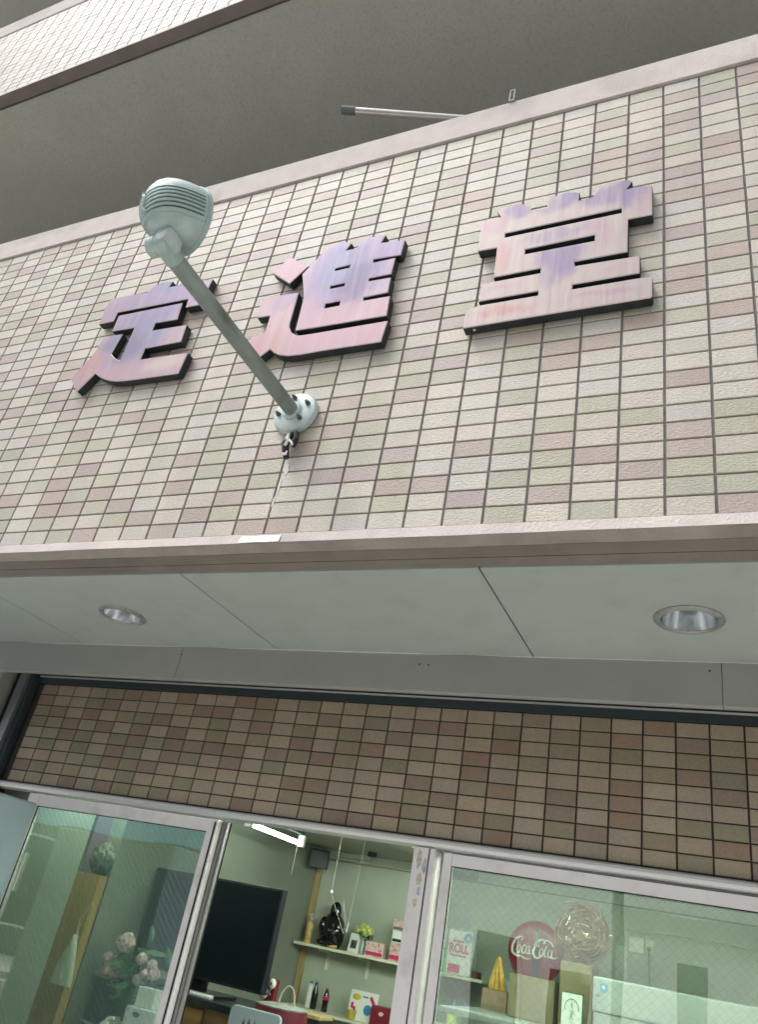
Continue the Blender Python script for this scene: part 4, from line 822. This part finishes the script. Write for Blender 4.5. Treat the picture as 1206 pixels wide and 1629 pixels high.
WH = empty('hand_broom', (-2.61, 1.46, -1.24), 'pale bristled hand broom hanging on the plywood cupboard', 'broom')
MB().rings([[Vector((-2.605+w_*math.cos(a), 1.478+0.018*math.sin(a), z_)) for a in [2*math.pi*k/20 for k in range(20)]] for (w_, z_) in ((0.006, -1.06), (0.014, -1.09), (0.035, -1.14), (0.052, -1.20), (0.060, -1.245))], True).build('bristles', mat('pale_bristle', (0.62, 0.62, 0.50), 0.85, var=0.2, scale=50, stretch=(4, 4, .4)), WH, smooth=True)
MB().tube([(-2.605, 1.48, -1.06), (-2.612, 1.48, -1.00), (-2.590, 1.48, -0.945)], 0.006, 8).build('handle', M['post'], WH, smooth=True)
MB().tube([(-2.590, 1.48, -0.965), (-2.575, 1.483, -0.93), (-2.560, 1.483, -0.965), (-2.583, 1.483, -1.02), (-2.60, 1.483, -1.03)], 0.0018, 6, closed=True).build('loop', M['petal_yellow'], WH, smooth=True)
PL = empty('flower_pot', (-2.43, 1.7, -1.45), 'pot of pale pink peony blossoms with green leaves behind the left sash', 'plant')
MB().lathe([(0.05, 0), (0.055, 0.01), (0.07, 0.12), (0.066, 0.12), (0.05, 0.02)], (-2.41, 1.70, -1.45), 'Z', 28).build('pot', M['white'], PL, smooth=True, recalc=True)
tag(MB().box(-2.59, -1.95, 1.40, 1.76, -1.47, -1.4505, b=0.003).build('side_table', M['drawer']), 'low dark table top under the peony pot', 'table')
pf = MB(); 
for k, (x_, z_, r_) in enumerate(((-2.480, -1.055, 0.040), (-2.510, -1.075, 0.018), (-2.560, -1.135, 0.032), (-2.525, -1.170, 0.030), (-2.500, -1.175, 0.022), (-2.515, -1.135, 0.014), (-2.372, -1.100, 0.024), (-2.318, -1.115, 0.022), (-2.305, -1.145, 0.026), (-2.335, -1.150, 0.018), (-2.372, -1.178, 0.022))):
    bouquet(pf, (x_, 1.66+0.01*(k % 3), z_), r_*0.95, int(80+r_*1800), r_*0.38, 30+k, 0.95)
pf.build('blossoms', M['petal'], PL)
lf = MB(); rn = random.Random(5)
for k in range(46):
    a = rn.uniform(0, 6.28); p = Vector((-2.42+rn.gauss(0, 0.055), 1.70+rn.gauss(0, 0.03), -1.20+rn.gauss(0, 0.07))); d = Vector((rn.gauss(0, 1), rn.gauss(-0.8, 0.5), rn.gauss(0.2, 1))).normalized(); u = d.orthogonal().normalized(); u.rotate(Matrix.Rotation(a, 3, d)); v_ = d.cross(u); s_ = rn.uniform(0.03, 0.055)
    lf.add([p-u*s_, p-u*s_*0.2+v_*s_*0.38, p+u*s_*0.5+v_*s_*0.3, p+u*s_, p+u*s_*0.5-v_*s_*0.3, p-u*s_*0.2-v_*s_*0.38, p+d*s_*0.2], [(0, 1, 6), (1, 2, 6), (2, 3, 6), (3, 4, 6), (4, 5, 6), (5, 0, 6)])
for k in range(11): lf.tube([(-2.41, 1.70, -1.36), (-2.42+rn.gauss(0, .03), 1.69, -1.24), ((-2.48, -2.56, -2.525, -2.5, -2.372, -2.318, -2.305, -2.37, -2.42, -2.45, -2.4)[k], 1.675, (-1.08, -1.15, -1.18, -1.18, -1.11, -1.13, -1.15, -1.19, -1.2, -1.2, -1.2)[k])], 0.003, 6)
lf.build('leaves', M['leaf'], PL)
TB = empty('tissue_box', (-2.25, 1.62, -1.45), 'white carton with a dark oval slot at the foot of the left sash', 'box')
MB().box(-2.32, -2.17, 1.58, 1.66, -1.4500, -1.262, b=0.003).build('carton', M['white'], TB)
q = MB(); disc(q, -2.262, -1.285, 0.018, 0.009, 1.5795); q.build('slot', M['black'], TB)
MB().box(-2.30, -2.21, 1.60, 1.65, -1.2615, -1.19, b=0.004).build('upper_carton', M['white'], TB)
tag(MB().tube([(-2.335, 1.50, -1.4495), (-2.335, 1.50, -1.335), (-2.328, 1.50, -1.315), (-2.300, 1.498, -1.305)], [0.024, 0.024, 0.008, 0.006], 14).build('pump_bottle', M['white'], smooth=True), 'white pump bottle in front of the peony leaves', 'bottle')
DC = empty('easel_panel', (-2.47, 1.62, -1.45), 'dark slanted panel with pale rails left of the peony pot', 'panel')
MB().box(-2.62, -2.50, 1.70, 1.715, -1.4500, -1.20, b=0.002).build('board', M['slate'], DC)
MB().tube([(-2.625, 1.69, -1.195), (-2.47, 1.68, -1.205)], 0.007, 8).tube([(-2.625, 1.69, -1.37), (-2.45, 1.66, -1.375)], 0.005, 8).build('rail', M['partition'], DC, smooth=True)

# right sash
PK = empty('paper_roll_pack', (-1.49, 3.3, -0.935), 'white and pink pack lettered ROLL on the short shelf', 'package')
MB().box(-1.566, -1.418, 3.28, 3.40, -0.934, -0.712, b=0.012).build('wrap', M['white_paper'], PK)
text_obj('lettering', 'ROLL', 0.062, (-1.492, 3.2790, -0.826), M['crimson'], PK, bold=0.0022, sx=0.78)
MB().box(-1.530, -1.462, 3.2782, 3.2792, -0.776, -0.766).build('print_line', M['crimson'], PK)
MB().box(-1.540, -1.446, 3.2782, 3.2792, -0.846, -0.837).build('print_line', M['crimson'], PK)
q = MB().box(-1.545, -1.475, 3.2785, 3.2797, -0.925, -0.885); q.build('pink_band', M['crimson'], PK)
q = MB(); disc(q, -1.443, -0.748, 0.026, 0.026, 3.2795); q.build('badge_ring', M['enamel'], PK)
q = MB(); disc(q, -1.443, -0.748, 0.021, 0.021, 3.2785); q.build('badge', M['blue_print'], PK)
q = MB().box(-1.446, -1.440, 3.2768, 3.2776, -0.760, -0.736).box(-1.456, -1.4465, 3.2768, 3.2776, -0.751, -0.745).box(-1.4395, -1.430, 3.2768, 3.2776, -0.751, -0.745); q.build('badge_cross', M['white_paper'], PK)
GP = empty('green_bag', (-1.60, 3.36, -0.935), 'white and green plastic pack left of the ROLL pack', 'package')
MB().box(-1.640, -1.572, 3.31, 3.42, -0.934, -0.82, b=0.01).build('green_part', M['green_print'], GP)
MB().box(-1.638, -1.574, 3.311, 3.419, -0.819, -0.708, b=0.01).build('white_part', M['enamel'], GP)
tag(MB().box(-1.410, -1.375, 3.30, 3.37, -0.9345, -0.900, b=0.003).build('red_tin', M['red']), 'tiny red tin right of the ROLL pack', 'tin')
tag(MB().box(-1.68, -1.54, 3.594, 3.599, -0.71, -0.565).build('wall_notice', M['enamel']), 'pale paper sheet pinned on the back wall above the ROLL pack', 'notice')
CN = empty('gold_paper_figure', (-1.075, 2.6, -0.95), 'pointed golden yellow paper figure on a patterned carton', 'figurine')
rg = []
for (r_, h_) in ((0.036, 0.0), (0.033, 0.03), (0.024, 0.07), (0.017, 0.10), (0.009, 0.128), (0.002, 0.137)):
    rg.append([Vector((-1.078+r_*(1+0.22*math.cos(5*a+h_*20))*math.cos(a), 2.62+r_*(1+0.22*math.cos(5*a+h_*20))*math.sin(a), -0.952+h_)) for a in [2*math.pi*k/40 for k in range(40)]])
MB().rings(rg, True).build('cone', M['gold'], CN, smooth=True, recalc=True)
CT = -1.04
printed_box('carton', 'brown patterned carton under the golden paper figure', -1.135, -1.02, 2.57, 2.67, CT, -0.9535, M['twig'], M['card'], 4)
CK = empty('round_drink_sign', (-1.006, 3.02, -0.905), 'round red Coca-Cola sign with a bottle picture behind the cartons', 'sign')
DX, DZ, DR = -1.004, -0.758, 0.142
MB().lathe([(DR-0.004, 0.0), (DR, -0.003), (DR, -0.008), (DR-0.006, -0.013), (DR-0.05, -0.017), (0.001, -0.019)], (DX, 3.03, DZ), 'Y', 64).build('disc', M['cokered'], CK, smooth=True, recalc=True)
bt = [(-0.019, -0.115), (0.019, -0.115), (0.021, -0.095), (0.017, -0.065), (0.022, -0.02), (0.018, 0.02), (0.009, 0.055), (0.0085, 0.095), (-0.0085, 0.095), (-0.009, 0.055), (-0.018, 0.02), (-0.022, -0.02), (-0.017, -0.065), (-0.021, -0.095)]
MB().prism([[(DX+0.008+a, DZ+b_) for a, b_ in bt]], 3.0085, 3.0105).build('bottle_picture', M['black'], CK)
MB().prism([[(DX+0.008+a, DZ+b_) for a, b_ in ((-0.016, 0.022), (0.016, 0.022), (0.008, 0.055), (0.0075, 0.092), (-0.0075, 0.092), (-0.008, 0.055))]], 3.0070, 3.0080).build('bottle_neck', M['partition'], CK)
def ribbon(mb, pts, w0, y):
    """flat brush stroke with swelling width, in sign coordinates"""
    P = [Vector((DX+p[0], DZ+p[1])) for p in pts]
    # Catmull-Rom smoothing
    Q = []
    for i in range(len(P)-1):
        a, b_, c, d = P[max(0, i-1)], P[i], P[i+1], P[min(len(P)-1, i+2)]
        for t in (0, .25, .5, .75): Q.append(0.5*((2*b_)+(c-a)*t+(2*a-5*b_+4*c-d)*t*t+(3*b_-a-3*c+d)*t**3))
    Q.append(P[-1]); n = len(Q); L_ = []; R_ = []
    for i, p in enumerate(Q):
        t = (Q[min(i+1, n-1)]-Q[max(i-1, 0)]).normalized(); nn = Vector((-t.y, t.x)); w_ = w0*(0.45+0.75*math.sin(math.pi*(i+0.6)/(n+0.2)))
        L_.append((p.x+nn.x*w_, y, p.y+nn.y*w_)); R_.append((p.x-nn.x*w_, y, p.y-nn.y*w_))
    for i in range(n-1): mb.add([L_[i], R_[i], R_[i+1], L_[i+1]], [(0, 1, 2, 3)]); mb.add([(v[0], v[1]+0.001, v[2]) for v in (L_[i], R_[i], R_[i+1], L_[i+1])], [(3, 2, 1, 0)])
lt = MB(); yl = 3.0055
def bigC(ox, s_): return [(ox+a*s_, b_*s_) for a, b_ in ((0.050, 0.040), (0.056, 0.052), (0.044, 0.058), (0.022, 0.044), (0.008, 0.018), (0.004, -0.008), (0.014, -0.024), (0.032, -0.022), (0.048, -0.008))]
def oo(ox, s_, dz=0): return [(ox+a*s_, dz+b_*s_) for a, b_ in ((0.014, 0.022), (0.004, 0.012), (0.0, -0.006), (0.008, -0.016), (0.018, -0.006), (0.020, 0.012), (0.014, 0.022))]
def cc(ox, s_, dz=0): return [(ox+a*s_, dz+b_*s_) for a, b_ in ((0.020, 0.016), (0.014, 0.023), (0.004, 0.012), (0.001, -0.006), (0.009, -0.016), (0.022, -0.006))]
ribbon(lt, bigC(-0.122, 1.0), 0.0042, yl); ribbon(lt, oo(-0.093, 0.95, 0.0), 0.0030, yl-.0003); ribbon(lt, cc(-0.067, 0.95, 0.0), 0.0030, yl-.0006)
ribbon(lt, oo(-0.046, 0.95, 0.0), 0.0028, yl-.0009); ribbon(lt, [(-0.026, 0.020), (-0.030, 0.0), (-0.026, -0.014), (-0.018, -0.010)], 0.0030, yl-.0012)
ribbon(lt, [(-0.118, -0.020), (-0.095, -0.032), (-0.070, -0.030), (-0.045, -0.038), (-0.020, -0.036)], 0.0030, yl-.0015)
ribbon(lt, [(-0.016, 0.004), (-0.006, 0.006)], 0.0028, yl)
ribbon(lt, bigC(-0.010, 1.05), 0.0044, yl-.0018); ribbon(lt, [(0.042, 0.054), (0.062, 0.060), (0.082, 0.050), (0.094, 0.036)], 0.0030, yl-.0021)
ribbon(lt, oo(0.024, 0.95, 0.0), 0.0030, yl-.0024); ribbon(lt, [(0.064, 0.040), (0.054, 0.020), (0.050, -0.004), (0.054, -0.014), (0.062, -0.010)], 0.0030, yl-.0027)
ribbon(lt, oo(0.068, 0.95, 0.0), 0.0028, yl-.0030); ribbon(lt, [(0.090, 0.020), (0.086, 0.0), (0.090, -0.014), (0.106, -0.012), (0.120, -0.004)], 0.0030, yl-.0033)
LTM = lt.build('script_lettering', M['white_paper'], CK)
MB().box(-1.14, -0.80, 2.98, 3.12, -ZO+.02, -0.9055, b=0.003).build('stand', M['frame_shade'], CK)
WR = empty('wrapped_wreath', (-0.70, 2.6, -0.79), 'round brown twig wreath wrapped in clear film', 'wreath')
wm = MB(); rn = random.Random(21); WX, WY, WZ, WRR = -0.700, 2.62, -0.658, 0.112
for k in range(420):
    a0 = rn.uniform(0, 6.28); r0 = rn.uniform(0.35, 1.05)*WRR; dr = rn.gauss(0, 0.018); span = rn.uniform(0.3, 1.3); y0_ = WY+rn.gauss(0, 0.022)
    wm.tube([(WX+(r0+dr*t/4)*math.cos(a0+span*t/5), y0_+0.012*math.sin(t+k), WZ+(r0+dr*t/4)*math.sin(a0+span*t/5)) for t in range(6)], rn.uniform(0.0014, 0.0036), 4)
wm.blob((WX, WY+0.012, WZ), (0.098, 0.026, 0.098), 30, 20, 0.25, 6.0)
wm.build('twigs', M['twig'], WR)
MB().blob((WX, WY, WZ), (0.124, 0.060, 0.124), 60, 40, 0.16, 5.0, seed=2).build('film', M['film'], WR, smooth=True)
hl = MB()
for k in range(9):
    a = rn.uniform(0, 6.28); r0 = rn.uniform(0.03, 0.11); p = Vector((WX+r0*math.cos(a), WY-0.058, WZ+r0*math.sin(a))); d = Vector((rn.gauss(0, 1), 0, rn.gauss(0, 0.4))).normalized()*rn.uniform(0.008, 0.03)
    hl.tube([p-d, p+Vector((0, -0.003, 0.002)), p+d], [0.0005, 0.0014, 0.0005], 5)
hl.build('film_creases', M['film'] if False else M['white'], WR)
def cardboard(name, label, x0, x1, y0, y1, z0, z1):
    e = empty(name, ((x0+x1)/2, (y0+y1)/2, z0), label, 'box')
    MB().box(x0, x1, y0, y1, z0+0.001, z1, b=0.002).build('carton', M['card'], e)
    MB().box(x0+(x1-x0)*0.66, x0+(x1-x0)*0.96, y0-0.0008, y0-0.0001, z1-0.07, z1-0.02).build('tape', M['card_side'], e)
    MB().box(x0-0.0002, x1+0.0002, y0-0.0004, y0+0.012, z1+0.0001, z1+0.0012).build('flap', M['card_side'], e)
    return e
cardboard('cardboard_box', 'squat cardboard box in front of the round red sign', -0.965, -0.768, 2.40, 2.58, -1.035, -0.872)
cardboard('cardboard_box', 'tall narrow cardboard box under the wrapped wreath', -0.728, -0.597, 2.30, 2.44, -1.035, -0.790)
CF = empty('framed_drawing', (-0.655, 2.2, -1.035), 'small drawing in a thin dark green frame leaning on the tall box', 'picture')
MB().box(-0.700, -0.610, 2.20, 2.212, -1.034, -0.897, b=0.002).build('frame', mat('dark_green_frame', (0.02, 0.06, 0.04), 0.4), CF)
MB().box(-0.695, -0.615, 2.1975, 2.1992, -1.030, -0.902).build('paper', M['white_paper'], CF)
q = MB()
q.tube([(-0.655+0.028*math.cos(a), 2.1965, -0.955+0.034*math.sin(a)) for a in [math.pi*(-0.05+1.1*i/18) for i in range(19)]], 0.0018, 5)
q.tube([(-0.655, 2.1965, -0.935), (-0.653, 2.1965, -0.950)], 0.0022, 6).tube([(-0.662, 2.1965, -0.962), (-0.648, 2.1965, -0.962)], 0.0012, 5).tube([(-0.658, 2.1965, -0.965), (-0.654, 2.1965, -0.985), (-0.645, 2.1965, -0.99)], 0.0012, 5).tube([(-0.650, 2.1965, -0.966), (-0.662, 2.1965, -0.992)], 0.0012, 5)
q.build('ink_lines', M['grey_print'], CF)
tag(MB().box(-1.16, -0.585, 2.06, 2.75, -1.060, -1.0360, b=0.003).build('counter_top', M['enamel']), 'pale counter top carrying the cardboard boxes', 'counter')
WFR = empty('white_chest_freezer', (-0.1, 2.3, -ZO+.02), 'long white appliance with a small blue shield badge, behind the right sash', 'appliance')
MB().box(-0.572, 1.10, 2.20, 2.75, -ZO+.02, -0.948, b=0.004).build('body', M['enamel'], WFR)
MB().box(-0.576, 1.10, 2.195, 2.755, -0.9475, -0.824, b=0.008).build('lid', M['enamel'], WFR)
q = MB().prism([[(-0.548, -0.848), (-0.533, -0.843), (-0.518, -0.848), (-0.518, -0.862), (-0.524, -0.872), (-0.533, -0.878), (-0.542, -0.872), (-0.548, -0.862)]], 2.1925, 2.1945); q.build('badge', M['blue_print'], WFR)
q = MB(); disc(q, -0.533, -0.859, 0.007, 0.007, 2.1922); q.build('badge_centre', M['white_paper'], WFR)
MB().box(-0.560, -0.548, 2.1925, 2.1945, -0.895, -0.885).build('sticker', M['grey_print'], WFR)
SWP = empty('switch_plate', (-0.575, 3.6, -0.64), 'square cream switch plate on the back wall', 'switch')
MB().box(-0.617, -0.538, 3.585, 3.599, -0.655, -0.578, b=0.003).build('plate', M['shelf'], SWP)
MB().box(-0.600, -0.556, 3.5815, 3.5845, -0.640, -0.595, b=0.001).build('button', M['white'], SWP)
OU = empty('wall_outlet', (-0.51, 3.6, -0.65), 'narrow cream outlet with a black plug and cord', 'outlet')
MB().box(-0.530, -0.490, 3.590, 3.599, -0.652, -0.582, b=0.002).build('plate', M['shelf'], OU)
PG = MB().box(-0.520, -0.503, 3.565, 3.5895, -0.635, -0.614, b=0.003).build('plug', M['black'], OU)
MB().tube([(-0.511, 3.570, -0.634), (-0.509, 3.572, -0.70), (-0.502, 3.575, -0.95)], 0.003, 6).build('cord', M['black'], PG, smooth=True)
tag(MB().box(-0.690, -0.630, 3.594, 3.599, -0.800, -0.632).box(-0.672, -0.670, 3.5932, 3.5938, -0.795, -0.637).box(-0.652, -0.650, 3.5932, 3.5938, -0.795, -0.637).build('paper_strip', M['white_paper']), 'long white paper strip taped below the switch plate', 'notice')
for (x_, m_, lb) in ((-1.205, M['petal_yellow'], 'pale yellow bottle with blue pump at the bottom of the right sash'), (-1.155, M['partition'], 'pale green small bottle beside the blue pump bottle')):
    e = empty('pump_bottle', (x_, 2.4, -1.12), lb, 'bottle')
    MB().lathe([(0.022, 0), (0.025, 0.004), (0.025, 0.055), (0.010, 0.072)], (x_, 2.4, -1.12), 'Z', 20).build('body', m_, e, smooth=True)
    MB().lathe([(0.010, 0.0725), (0.010, 0.085), (0.004, 0.087), (0.004, 0.10)], (x_, 2.4, -1.12), 'Z', 12).build('pump', M['blue_print'], e, smooth=True)
tag(MB().box(-1.30, -1.162-0.0, 2.30, 2.50, -1.135, -1.1205).build('wash_shelf', M['enamel']), 'small pale shelf under the two pump bottles', 'shelf')

# ---------------------------------------------------------------- across the street (seen mirrored in the glass)
def house(xa, xb, h, wallm, label, top, fascia, wins, cat='building'):
    e = empty('street_house', ((xa+xb)/2, -14, -ZO), label, cat)
    MB().box(xa, xb, -18, -11.4, -ZO, -ZO+h).build('wall', wallm, e)
    MB().box(xa-0.15, xb+0.15, -18.1, -11.2, -ZO+h, -ZO+h+0.25).build('roof', top, e)
    if fascia: MB().box(xa+0.05, xb-0.05, -11.38, -11.1, -ZO+fascia[0], -ZO+fascia[1]).build('fascia', fascia[2], e)
    for (wx, wz, ww, wh) in wins:
        f = MB().box(wx, wx+ww, -11.39, -11.33, -ZO+wz, -ZO+wz+wh).build('window', M['frame'], e)
        MB().box(wx+0.06, wx+ww-0.06, -11.325, -11.318, -ZO+wz+0.06, -ZO+wz+wh-0.06).build('pane', M['screen'], f)
    return e
WW = mat('white_siding', (0.80, 0.81, 0.79), 0.8, var=0.04); DG = mat('dark_shopfront', (0.05, 0.07, 0.06), 0.6, var=0.2); BLU_ = mat('blue_awning', (0.22, 0.50, 0.66), 0.6, var=0.12)
house(-7.4, -2.2, 4.3, WW, 'white low house opposite the shop, seen only in the glass', M['concrete'], None, [(-6.6, 0.9, 1.5, 1.3), (-4.6, 0.2, 0.9, 2.0), (-3.3, 0.9, 0.8, 1.0)])
house(-2.0, 4.5, 3.9, WW, 'white house with a tall window opposite the shop, to the right', M['concrete'], (2.6, 2.9, M['concrete']), [(-1.2, 0.4, 0.6, 1.9), (0.8, 0.9, 1.6, 1.2)])
house(-17.0, -7.6, 4.6, DG, 'dark shopfront with a blue fascia opposite the shop', M['concrete'], (2.75, 4.6, BLU_), [(-16, 0.5, 3.4, 2.0), (-12, 0.5, 3.4, 2.0)])
